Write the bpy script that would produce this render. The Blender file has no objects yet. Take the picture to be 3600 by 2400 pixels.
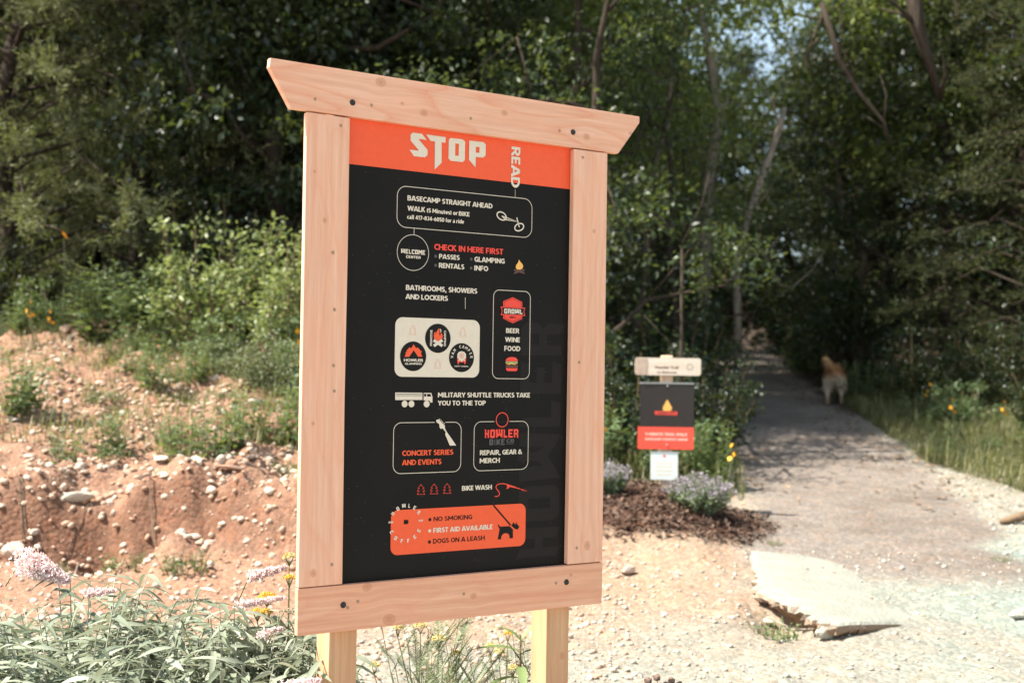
import bpy, math, random
import numpy as np
from mathutils import Vector, Matrix

rnd = random.Random(7)
rng = np.random.default_rng(11)
scene = bpy.context.scene
col = scene.collection

# ------------------------------------------------------------ camera
cam_data = bpy.data.cameras.new('camera')
cam = bpy.data.objects.new('camera', cam_data)
col.objects.link(cam)
cam.matrix_world = Matrix(((0.9998958, -0.0144362, 0.0, 0.0),
                           (-0.0003462, -0.0239814, -0.9997123, 0.0),
                           (0.0144321, 0.9996082, -0.0239839, 1.6),
                           (0, 0, 0, 1)))
cam_data.sensor_width = 36.0
cam_data.sensor_fit = 'HORIZONTAL'
cam_data.lens = 44.39
cam_data.clip_start = 0.05
cam_data.clip_end = 600
cam_data.dof.use_dof = True
cam_data.dof.focus_distance = 3.75
cam_data.dof.aperture_fstop = 3.2
cam_data.dof.aperture_blades = 0
scene.camera = cam

# ------------------------------------------------------------ sky and sun
SUN_EL, SUN_AZ = math.radians(55), math.radians(256)      # azimuth clockwise from +Y: high, from the left, a little from the camera's side
world = bpy.data.worlds.new('World')
scene.world = world
world.use_nodes = True
wn = world.node_tree
sky = wn.nodes.new('ShaderNodeTexSky')
sky.sky_type = 'NISHITA'
sky.sun_disc = False
sky.sun_elevation = SUN_EL
sky.sun_rotation = SUN_AZ
sky.air_density = 1.0
sky.dust_density = 1.6
sky.ozone_density = 0.7
bg = wn.nodes['Background']
bg.inputs['Strength'].default_value = 0.095
hs = wn.nodes.new('ShaderNodeHueSaturation')
hs.inputs['Saturation'].default_value = 0.75
hs.inputs['Hue'].default_value = 0.485
wn.links.new(sky.outputs[0], hs.inputs['Color'])
wn.links.new(hs.outputs[0], bg.inputs[0])
sun_data = bpy.data.lights.new('sun', 'SUN')
sun_data.energy = 4.5
sun_data.angle = math.radians(0.53)
sun_data.color = (1.0, 0.94, 0.84)
sun = bpy.data.objects.new('sun', sun_data)
col.objects.link(sun)
sv = Vector((math.sin(SUN_AZ) * math.cos(SUN_EL), math.cos(SUN_AZ) * math.cos(SUN_EL), math.sin(SUN_EL)))
sun.rotation_euler = sv.to_track_quat('Z', 'Y').to_euler()
sun.location = sv * 50
scene.view_settings.view_transform = 'Standard'
scene.view_settings.look = 'None'
scene.view_settings.gamma = 1.0
scene.view_settings.use_curve_mapping = False
scene.view_settings.exposure = 1.6
scene.cycles.max_bounces = 6
scene.cycles.diffuse_bounces = 3
scene.cycles.glossy_bounces = 2
scene.cycles.transmission_bounces = 3
scene.cycles.use_denoising = True

# ------------------------------------------------------------ tagging helpers
def tag(o, label=None, cat=None, group=None, kind=None):
    if label: o['label'] = label
    if cat: o['category'] = cat
    if group: o['group'] = group
    if kind: o['kind'] = kind
    return o

def empty(name, loc=(0, 0, 0), rz=0.0):
    o = bpy.data.objects.new(name, None)
    o.empty_display_size = 0.1
    o.location = loc
    o.rotation_euler = (0, 0, rz)
    col.objects.link(o)
    return o

def link(name, me, parent=None, loc=None, rot=None, scale=None):
    o = bpy.data.objects.new(name, me)
    if parent is not None: o.parent = parent
    if loc is not None: o.location = loc
    if rot is not None: o.rotation_euler = rot
    if scale is not None: o.scale = scale
    col.objects.link(o)
    return o

def copy_tree(o, parent=None):
    c = o.copy()
    for k in ('label',):
        if parent is None and k in c: del c[k]
    col.objects.link(c)
    c.parent = parent
    for ch in o.children: copy_tree(ch, c)
    return c

# ------------------------------------------------------------ node helpers
def new_mat(name):
    m = bpy.data.materials.new(name)
    m.use_nodes = True
    return m, m.node_tree, m.node_tree.nodes['Principled BSDF']

def nd(nt, typ, **kw):
    n = nt.nodes.new(typ)
    for k, v in kw.items(): setattr(n, k, v)
    return n

def mth(nt, op, a, b=None, clamp=False):
    n = nt.nodes.new('ShaderNodeMath'); n.operation = op; n.use_clamp = clamp
    for i, v in enumerate((a, b)):
        if v is None: continue
        if isinstance(v, (int, float)): n.inputs[i].default_value = v
        else: nt.links.new(v, n.inputs[i])
    return n.outputs[0]

def mixc(nt, f, a, b, blend='MIX'):
    n = nt.nodes.new('ShaderNodeMix'); n.data_type = 'RGBA'; n.blend_type = blend
    for s, v in ((n.inputs[0], f), (n.inputs[6], a), (n.inputs[7], b)):
        if isinstance(v, (int, float)): s.default_value = v
        elif isinstance(v, tuple): s.default_value = v if len(v) == 4 else (*v, 1)
        else: nt.links.new(v, s)
    return n.outputs[2]

def ramp(nt, fac, stops):
    n = nt.nodes.new('ShaderNodeValToRGB')
    e = n.color_ramp.elements
    while len(e) < len(stops): e.new(0.5)
    for i, (p, c) in enumerate(stops):
        e[i].position = p
        e[i].color = (c, c, c, 1) if isinstance(c, (int, float)) else (*c, 1)
    nt.links.new(fac, n.inputs[0])
    return n.outputs[0]

def noise(nt, vec, scale, detail=2, rough=0.5, dist=0):
    n = nt.nodes.new('ShaderNodeTexNoise')
    n.inputs['Scale'].default_value = scale; n.inputs['Detail'].default_value = detail
    n.inputs['Roughness'].default_value = rough; n.inputs['Distortion'].default_value = dist
    if vec is not None: nt.links.new(vec, n.inputs['Vector'])
    return n.outputs[0]

def bump(nt, b, h, strength=0.3, dist=0.01):
    n = nt.nodes.new('ShaderNodeBump')
    n.inputs['Strength'].default_value = strength; n.inputs['Distance'].default_value = dist
    nt.links.new(h, n.inputs['Height']); nt.links.new(n.outputs[0], b.inputs['Normal'])

def coord(nt, which='Object'):
    return nd(nt, 'ShaderNodeTexCoord').outputs[which]

def plain_mat(name, c, rough=0.6, var=0.12, scale=40, spec=0.4, bmp=0.0, metal=0.0):
    m, nt, b = new_mat(name)
    v = noise(nt, coord(nt), scale, 3)
    d = tuple(x * (1 - var) for x in c); l = tuple(min(1, x * (1 + var)) for x in c)
    nt.links.new(ramp(nt, v, [(0.3, d), (0.7, l)]), b.inputs['Base Color'])
    b.inputs['Roughness'].default_value = rough
    b.inputs['Specular IOR Level'].default_value = spec
    b.inputs['Metallic'].default_value = metal
    if bmp: bump(nt, b, v, bmp, 0.002)
    return m

def leaf_mat(name, dark, light, under=None, rough=0.45, trans=0.3, spec=0.5):
    """each leaf its own tone; light passes through a leaf"""
    m, nt, b = new_mat(name)
    g = nd(nt, 'ShaderNodeNewGeometry')
    oi = nd(nt, 'ShaderNodeObjectInfo')
    r = mth(nt, 'FRACT', mth(nt, 'ADD', g.outputs['Random Per Island'], oi.outputs['Random']))
    c = ramp(nt, r, [(0.0, dark), (0.55, tuple((a + 2 * q) / 3 for a, q in zip(light, dark))), (1.0, light)])
    if under: c = mixc(nt, g.outputs['Backfacing'], c, under)
    nt.links.new(c, b.inputs['Base Color'])
    b.inputs['Roughness'].default_value = rough
    b.inputs['Specular IOR Level'].default_value = spec
    t = nd(nt, 'ShaderNodeBsdfTranslucent')
    nt.links.new(mixc(nt, 0.5, c, (0.30, 0.36, 0.05), 'MIX'), t.inputs[0])
    mx = nd(nt, 'ShaderNodeMixShader'); mx.inputs[0].default_value = trans
    out = nt.nodes['Material Output']
    nt.links.new(b.outputs[0], mx.inputs[1]); nt.links.new(t.outputs[0], mx.inputs[2])
    nt.links.new(mx.outputs[0], out.inputs[0])
    return m

def wood_mat(name, along='x', knots=(), light=(0.80, 0.49, 0.345), dark=(0.68, 0.365, 0.24), seed=0.0, flame=0.55):
    """lumber: fine streaks along the board, flame-shaped ring lines and knots (coordinates are metres in the sign's frame)"""
    m, nt, b = new_mat(name)
    sx = nd(nt, 'ShaderNodeSeparateXYZ'); nt.links.new(coord(nt), sx.inputs[0])
    A, B = (sx.outputs[0], sx.outputs[2]) if along == 'x' else (sx.outputs[2], sx.outputs[0])
    C = sx.outputs[1]
    kmask = None; warp = None
    for ka, kb, kr in knots:
        da = mth(nt, 'SUBTRACT', A, ka); db = mth(nt, 'SUBTRACT', B, kb)
        d2 = mth(nt, 'ADD', mth(nt, 'POWER', mth(nt, 'MULTIPLY', mth(nt, 'ABSOLUTE', da), 0.8), 2), mth(nt, 'POWER', mth(nt, 'ABSOLUTE', db), 2))
        d = mth(nt, 'DIVIDE', mth(nt, 'SQRT', d2), kr)
        e = mth(nt, 'POWER', 2.718, mth(nt, 'MULTIPLY', mth(nt, 'MULTIPLY', d, d), -1.0))
        w = mth(nt, 'MULTIPLY', mth(nt, 'DIVIDE', db, kr), mth(nt, 'POWER', 2.718, mth(nt, 'MULTIPLY', mth(nt, 'MULTIPLY', d, d), -0.12)))
        w = mth(nt, 'MULTIPLY', w, -kr * 0.55)
        kmask = e if kmask is None else mth(nt, 'MAXIMUM', kmask, e)
        warp = w if warp is None else mth(nt, 'ADD', warp, w)
    Bw = B if warp is None else mth(nt, 'ADD', B, warp)
    def vec(sa, sb, sc=20):
        cb = nd(nt, 'ShaderNodeCombineXYZ')
        nt.links.new(mth(nt, 'ADD', mth(nt, 'MULTIPLY', A, sa), seed), cb.inputs[0])
        nt.links.new(mth(nt, 'MULTIPLY', Bw, sb), cb.inputs[1])
        nt.links.new(mth(nt, 'MULTIPLY', C, sc), cb.inputs[2])
        return cb.outputs[0]
    streak = noise(nt, vec(1.5, 60), 1.0, 3, 0.6)
    fine = noise(nt, vec(14, 700, 200), 1.0, 2, 0.6)
    broad = noise(nt, vec(1.3, 7, 5), 1.0, 1, 0.4)
    rings = mth(nt, 'FRACT', mth(nt, 'ADD', mth(nt, 'MULTIPLY', broad, 9.0), mth(nt, 'MULTIPLY', streak, 0.35)))
    line = ramp(nt, rings, [(0.0, 0.9), (0.05, 0.55), (0.35, 0.12), (0.85, 0.0), (1.0, 0.5)])
    c = mixc(nt, ramp(nt, streak, [(0.3, 0.0), (0.7, 1.0)]), dark, light)
    c = mixc(nt, mth(nt, 'MULTIPLY', line, flame), c, tuple(x * k for x, k in zip(dark, (1.0, 0.72, 0.58))))
    c = mixc(nt, mth(nt, 'MULTIPLY', ramp(nt, fine, [(0.45, 0.0), (0.75, 1.0)]), 0.28), c, tuple(x * 0.6 for x in dark))
    blotch = noise(nt, vec(3, 9, 5), 1.3, 2, 0.5)
    c = mixc(nt, ramp(nt, blotch, [(0.45, 0.0), (0.8, 0.4)]), c, tuple(x * k for x, k in zip(light, (0.95, 0.72, 0.62))))
    if kmask is not None:
        c = mixc(nt, ramp(nt, kmask, [(0.30, 0.0), (0.42, 0.5), (0.6, 0.3), (0.9, 0.55)]), c, (0.40, 0.17, 0.08))
    nt.links.new(c, b.inputs['Base Color'])
    b.inputs['Roughness'].default_value = 0.68
    b.inputs['Specular IOR Level'].default_value = 0.25
    bump(nt, b, mth(nt, 'ADD', streak, mth(nt, 'MULTIPLY', fine, 0.6)), 0.4, 0.0018)
    return m

# ------------------------------------------------------------ mesh helpers
def mesh_np(name, verts, faces, mat=None, smooth=False):
    """verts (N,3), faces (M,k) all the same k"""
    me = bpy.data.meshes.new(name)
    v = np.asarray(verts, dtype=np.float32); f = np.asarray(faces, dtype=np.int32)
    me.vertices.add(len(v)); me.vertices.foreach_set('co', v.ravel())
    me.loops.add(f.size); me.loops.foreach_set('vertex_index', f.ravel())
    me.polygons.add(len(f))
    me.polygons.foreach_set('loop_start', np.arange(len(f), dtype=np.int32) * f.shape[1])
    if smooth: me.polygons.foreach_set('use_smooth', np.ones(len(f), dtype=bool))
    me.update(calc_edges=True)
    if mat: me.materials.append(mat)
    return me

class MB:
    """collects shapes with faces of any size"""
    def __init__(s): s.v = []; s.f = []
    def add(s, vs, fs):
        k = len(s.v); s.v += [tuple(map(float, p)) for p in vs]; s.f += [tuple(i + k for i in f) for f in fs]
    def box(s, a, b):
        (x0, y0, z0), (x1, y1, z1) = a, b
        s.add([(x0, y0, z0), (x1, y0, z0), (x1, y1, z0), (x0, y1, z0), (x0, y0, z1), (x1, y0, z1), (x1, y1, z1), (x0, y1, z1)],
              [(0, 3, 2, 1), (4, 5, 6, 7), (0, 1, 5, 4), (1, 2, 6, 5), (2, 3, 7, 6), (3, 0, 4, 7)])
    def prism(s, pts, y0, y1):
        n = len(pts)
        s.add([(x, y0, z) for x, z in pts] + [(x, y1, z) for x, z in pts],
              [tuple(range(n)), tuple(range(2 * n - 1, n - 1, -1))] + [(i, i + n, (i + 1) % n + n, (i + 1) % n) for i in range(n)])
    def tube(s, pts, rads, n=7, cap=True):
        pts = [Vector(p) for p in pts]; base = len(s.v); up = Vector((0.13, 0.21, 0.97)).normalized()
        for i, p in enumerate(pts):
            d = (pts[min(i + 1, len(pts) - 1)] - pts[max(i - 1, 0)]).normalized()
            a = d.cross(up)
            if a.length < 1e-3: a = d.cross(Vector((1, 0, 0)))
            a.normalize(); b = d.cross(a)
            for k in range(n):
                t = 2 * math.pi * k / n
                s.v.append(tuple(p + (a * math.cos(t) + b * math.sin(t)) * rads[i]))
        for i in range(len(pts) - 1):
            for k in range(n):
                q = base + i * n
                s.f.append((q + k, q + (k + 1) % n, q + n + (k + 1) % n, q + n + k))
        if cap:
            s.f.append(tuple(base + k for k in range(n)[::-1])); s.f.append(tuple(base + (len(pts) - 1) * n + k for k in range(n)))
    def mesh(s, name, mat=None, smooth=False, bevel=0.0):
        me = bpy.data.meshes.new(name)
        me.from_pydata(s.v, [], s.f); me.update()
        if bevel:
            import bmesh
            bm = bmesh.new(); bm.from_mesh(me)
            bmesh.ops.bevel(bm, geom=[e for e in bm.edges if e.calc_face_angle(0) > 0.5], offset=bevel, segments=2, affect='EDGES', profile=0.6)
            bm.to_mesh(me); bm.free()
        if mat: me.materials.append(mat)
        if smooth: me.polygons.foreach_set('use_smooth', [True] * len(me.polygons))
        return me

def rock_mesh(name, mat, seed, sub=2, rough=0.28, flat=0.6):
    import bmesh
    bm = bmesh.new(); bmesh.ops.create_icosphere(bm, subdivisions=sub, radius=1.0)
    r = random.Random(seed)
    planes = [(Vector((r.gauss(0, 1), r.gauss(0, 1), r.gauss(0, 1))).normalized(), r.uniform(0.38, 0.8)) for _ in range(11)]
    sx, sy = r.uniform(0.75, 1.15), r.uniform(0.6, 0.95)
    for v in bm.verts:
        c = v.co.copy()
        for n, d in planes:
            k = c.dot(n) - d
            if k > 0: c -= n * k * 0.9
        c *= 1 + rough * 0.25 * math.sin(c.x * 7 + seed) * math.cos(c.y * 6 + c.z * 5)
        v.co = Vector((c.x * sx, c.y * sy, c.z * flat))
    me = bpy.data.meshes.new(name); bm.to_mesh(me); bm.free()
    me.materials.append(mat)
    return me

# value noise for terrain and scattering
_perm = np.random.default_rng(3).random((64, 64))
def vnoise(x, y, s):
    x = np.asarray(x, float) * s + 100; y = np.asarray(y, float) * s + 100
    xi = np.floor(x).astype(int); yi = np.floor(y).astype(int); fx = x - xi; fy = y - yi
    fx = fx * fx * (3 - 2 * fx); fy = fy * fy * (3 - 2 * fy)
    g = lambda i, j: _perm[i % 64, j % 64]
    return (g(xi, yi) * (1 - fx) + g(xi + 1, yi) * fx) * (1 - fy) + (g(xi, yi + 1) * (1 - fx) + g(xi + 1, yi + 1) * fx) * fy - 0.5

def sst(a, b, x):
    t = np.clip((x - a) / (b - a), 0, 1)
    return t * t * (3 - 2 * t)

def hgt(x, y):
    """ground height: gentle rise away from the camera, a cut bank on the left, a mulch mound"""
    x = np.asarray(x, float); y = np.asarray(y, float)
    base = .087 * (y - 2.8)
    base = np.where(y > 28, .087 * 25.2 - (y - 28) * .05, base)
    base = np.where(y < 3.5, .06 + .02 * (y - 3.5), base)
    base = base + sst(36, 80, y) * 7.0 + sst(14, 50, x - y * 0.1) * 3.0
    Bk = 1 - sst(-2.2, 0.9, x)
    foot = 7.45 + .12 * np.sin(x * 2.1) + .5 * sst(-3.2, -5, x) + .5 * vnoise(x, y * 0, 1.3)
    d = y - foot
    bank = .40 * sst(0, .26, d) + .17 * np.clip(d - .35, 0, 4.8)
    far = np.clip(d - 5.2, 0, 24) * -.03
    low = .10 * sst(0, .6, y - 7.7) * (1 - sst(1.0, 1.6, x)) * sst(-1, .6, x)
    mul = .11 * np.exp(-(((x - .95) / .75) ** 2 + ((y - 9.0) / .75) ** 2) ** 1.5)
    right = .18 * sst(0.2, 2.5, x - np.interp(y, [6, 8, 11.6, 17, 28, 40], [4.5, 3.6, 4.0, 4.7, 6.5, 9])) * sst(9, 12, y)
    hollow = -.13 * np.exp(-(((x - 1.44) / .15) ** 2 + ((y - 6.66) / .24) ** 2))
    return base + Bk * (bank + far) + low + mul + right + hollow

def hz(x, y): return float(hgt(x, y) + hbump(x, y))

def pathc(y): return np.interp(y, [6, 8, 8.8, 11.6, 17, 28, 40], [2.0, 2.35, 2.55, 2.95, 3.5, 4.85, 7])

def pathm(x, y):
    hw = np.interp(y, [7, 9, 12, 17, 28], [.7, .85, .92, .85, .8])
    e = np.abs(np.asarray(x) - pathc(y)) - hw + vnoise(x, y, 1.9) * .35
    return (1 - sst(-.12, .16, e)) * sst(7.2, 8.1, np.asarray(y) + vnoise(x, y, .9) * .8)

def bankm(x, y):
    return (1 - sst(-.9, 1.1, np.asarray(x, float))) * sst(7.0, 7.6, np.asarray(y, float))

def hbump(x, y):
    b = bankm(x, y)
    lumps = vnoise(x, y, 4) * .10 + vnoise(x, y, 9) * .075 + vnoise(x, y, 21) * .035
    cut = sst(7.2, 7.6, y) * (1 - sst(8.0, 8.5, y))
    lumps = lumps + cut * (vnoise(x, y * .25, 2.7) * .26 + vnoise(x, y * .3, 6.5) * .12)
    return lumps * (.22 + 1.0 * b) * (1 - .7 * pathm(x, y)) * np.where(np.asarray(y) > 30, .3, 1)

# ------------------------------------------------------------ ground
def build_ground():
    def axis(lo, a, b, hi, fine):
        mid = np.arange(a, b, fine)
        left = a - np.cumsum(fine * 1.13 ** np.arange(1, 60)); left = left[left > lo]
        right = b + np.cumsum(fine * 1.13 ** np.arange(0, 60)); right = right[right < hi]
        return np.concatenate([[lo], left[::-1], mid, right, [hi]])
    xs = axis(-150, -6.2, 6.5, 150, .045); ys = axis(-60, 3.5, 17, 220, .045)
    X, Y = np.meshgrid(xs, ys)
    Z = hgt(X, Y) + hbump(X, Y)
    n, m = X.shape
    i = np.arange(n * m).reshape(n, m)
    f = np.stack([i[:-1, :-1], i[:-1, 1:], i[1:, 1:], i[1:, :-1]], -1).reshape(-1, 4)
    me = mesh_np('ground', np.stack([X, Y, Z], -1).reshape(-1, 3), f, smooth=True)
    # what the ground is made of, place by place, plus painted shade and bounce fill
    soil = np.array([.29, .172, .115]); pale = np.array([.235, .277, .24]); rub = np.array([.33, .215, .14])
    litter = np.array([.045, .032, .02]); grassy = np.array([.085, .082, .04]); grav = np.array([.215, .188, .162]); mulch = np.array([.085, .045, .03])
    def mixa(c, k, t): return c * (1 - t[..., None]) + k * t[..., None]
    C = np.ones(X.shape + (3,)) * pale
    n1 = vnoise(X, Y, 1.1) + vnoise(X, Y, 3.7) * .5
    rubm = (1 - sst(1.1, 2.1, X + n1)) * sst(5.6, 7.2, Y + n1 * 1.2)
    C = mixa(C, np.array([.275, .262, .215]), (1 - sst(1.2, 3.2, X + n1 * 1.2)) * .9)
    C = mixa(C, np.array([.27, .245, .20]), sst(.05, .35, n1) * .7)
    C = mixa(C, rub, rubm * .75)
    C = mixa(C, np.array([.40, .37, .31]), 1 - sst(3.2, 4.6, Y))          # unseen near ground made paler, added to bounce light onto the sign front
    C = mixa(C, np.array([.29, .265, .215]), sst(8.2, 9.2, Y) * .8)
    C = mixa(C, soil, np.maximum(bankm(X, Y), sst(6.0, 6.9, Y + n1) * (1 - sst(-1.2, -.2, X + n1))))
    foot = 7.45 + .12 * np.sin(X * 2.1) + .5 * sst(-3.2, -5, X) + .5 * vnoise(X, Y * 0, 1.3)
    cut_shade = sst(-.12, .02, Y - foot) * (1 - sst(.22, .42, Y - foot + n1 * .25)) * (1 - sst(-1.9, -.8, X))
    C = mixa(C, np.array([.17, .088, .055]), cut_shade * .85)  # shade of an overhang painted into the soil colour of the cut face
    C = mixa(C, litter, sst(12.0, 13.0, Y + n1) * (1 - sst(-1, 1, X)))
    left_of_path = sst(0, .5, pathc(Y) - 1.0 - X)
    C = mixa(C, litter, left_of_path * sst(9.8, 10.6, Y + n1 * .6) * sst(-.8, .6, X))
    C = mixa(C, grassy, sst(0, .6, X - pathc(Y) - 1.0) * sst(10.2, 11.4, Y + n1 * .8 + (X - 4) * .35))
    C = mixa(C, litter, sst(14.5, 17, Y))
    C = mixa(C, grav * 1.0, pathm(X, Y))
    C = mixa(C, grav * np.array([.66, .62, .58]), pathm(X, Y) * np.clip(vnoise(X, Y, 2.6) + vnoise(X, Y, 7) * .6 + .1, 0, 1))
    mm = 1 - sst(.8, 1.0, ((X - .95) / .85) ** 2 + ((Y - 8.95) / .8) ** 2 + n1 * .25)
    C = mixa(C, mulch, mm)
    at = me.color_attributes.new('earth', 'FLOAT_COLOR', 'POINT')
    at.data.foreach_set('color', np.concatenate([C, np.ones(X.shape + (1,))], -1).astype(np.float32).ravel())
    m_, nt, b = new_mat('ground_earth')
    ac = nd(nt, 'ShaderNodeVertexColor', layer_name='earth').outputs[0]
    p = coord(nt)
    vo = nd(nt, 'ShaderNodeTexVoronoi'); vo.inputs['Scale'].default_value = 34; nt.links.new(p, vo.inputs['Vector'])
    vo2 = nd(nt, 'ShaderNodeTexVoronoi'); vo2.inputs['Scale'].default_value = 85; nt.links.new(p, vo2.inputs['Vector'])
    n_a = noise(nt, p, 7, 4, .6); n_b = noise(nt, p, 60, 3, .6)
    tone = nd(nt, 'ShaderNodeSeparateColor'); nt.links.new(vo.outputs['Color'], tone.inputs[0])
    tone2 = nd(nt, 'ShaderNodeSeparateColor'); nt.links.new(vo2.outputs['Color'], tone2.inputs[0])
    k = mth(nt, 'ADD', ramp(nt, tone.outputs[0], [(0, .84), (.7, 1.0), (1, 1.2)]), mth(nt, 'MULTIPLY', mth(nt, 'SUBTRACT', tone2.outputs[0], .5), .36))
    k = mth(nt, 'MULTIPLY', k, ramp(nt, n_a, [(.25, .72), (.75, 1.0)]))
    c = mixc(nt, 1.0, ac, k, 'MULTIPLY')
    warm = mixc(nt, ramp(nt, mth(nt, 'ADD', n_a, mth(nt, 'MULTIPLY', tone.outputs[1], .3)), [(.62, 0.0), (.9, .35)]), c, mixc(nt, 1.0, c, (1.0, .66, .45), 'MULTIPLY'))
    # scattered rusty stones among the pale ones
    rust = mth(nt, 'MULTIPLY', mth(nt, 'GREATER_THAN', tone2.outputs[1], .93), mth(nt, 'LESS_THAN', vo2.outputs['Distance'], .42))
    warm = mixc(nt, mth(nt, 'MULTIPLY', rust, .75), warm, mixc(nt, 1.0, warm, (1.25, .55, .32), 'MULTIPLY'))
    nt.links.new(warm, b.inputs['Base Color'])
    b.inputs['Roughness'].default_value = .9; b.inputs['Specular IOR Level'].default_value = .15
    hh = mth(nt, 'ADD', mth(nt, 'MULTIPLY', vo.outputs['Distance'], -1.0), mth(nt, 'MULTIPLY', n_b, .6))
    bump(nt, b, hh, .4, .018)
    me.materials.append(m_)
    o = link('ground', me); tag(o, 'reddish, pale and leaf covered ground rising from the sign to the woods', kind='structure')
    return o
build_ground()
# ------------------------------------------------------------ the big trail head sign
PRINT = dict(
    cream=plain_mat('print_cream', (.66, .58, .46), .5, .03, 60),
    orange=plain_mat('print_orange', (.78, .092, .024), .5, .03, 60),
    red=plain_mat('print_red', (.78, .060, .035), .5, .03, 60),
    grey=plain_mat('print_grey', (.075, .07, .068), .5, .05, 60),
    yellow=plain_mat('print_yellow', (.80, .42, .10), .5, .05, 60),
    brown=plain_mat('print_brown', (.10, .045, .035), .5, .05, 60),
    green=plain_mat('print_green', (.30, .50, .16), .5, .05, 60),
    ghost=plain_mat('print_dark_grey', (.0125, .0105, .0095), .5, .05, 60, .15),
    black=plain_mat('print_black', (.008, .0075, .007), .5, .1, 60, .15))

def panel_black():
    m, nt, b = new_mat('panel_black')
    p = coord(nt)
    vo = nd(nt, 'ShaderNodeTexVoronoi'); vo.inputs['Scale'].default_value = 75; nt.links.new(p, vo.inputs['Vector'])
    sc = nd(nt, 'ShaderNodeSeparateColor'); nt.links.new(vo.outputs['Color'], sc.inputs[0])
    sp = mth(nt, 'MULTIPLY', mth(nt, 'LESS_THAN', vo.outputs['Distance'], mth(nt, 'MULTIPLY', sc.outputs[1], .13)), mth(nt, 'GREATER_THAN', sc.outputs[0], .72))
    c = mixc(nt, mth(nt, 'MULTIPLY', sp, .30), (.0075, .0072, .0065, 1), (.30, .28, .24, 1))
    c = mixc(nt, ramp(nt, noise(nt, p, 3, 4, .6), [(.4, 0.0), (.8, .08)]), c, (.07, .04, .03, 1))
    nt.links.new(c, b.inputs['Base Color'])
    b.inputs['Roughness'].default_value = .5
    b.inputs['Specular IOR Level'].default_value = .12
    bump(nt, b, noise(nt, p, 260, 2, .5), .12, .0008)
    return m

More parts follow.
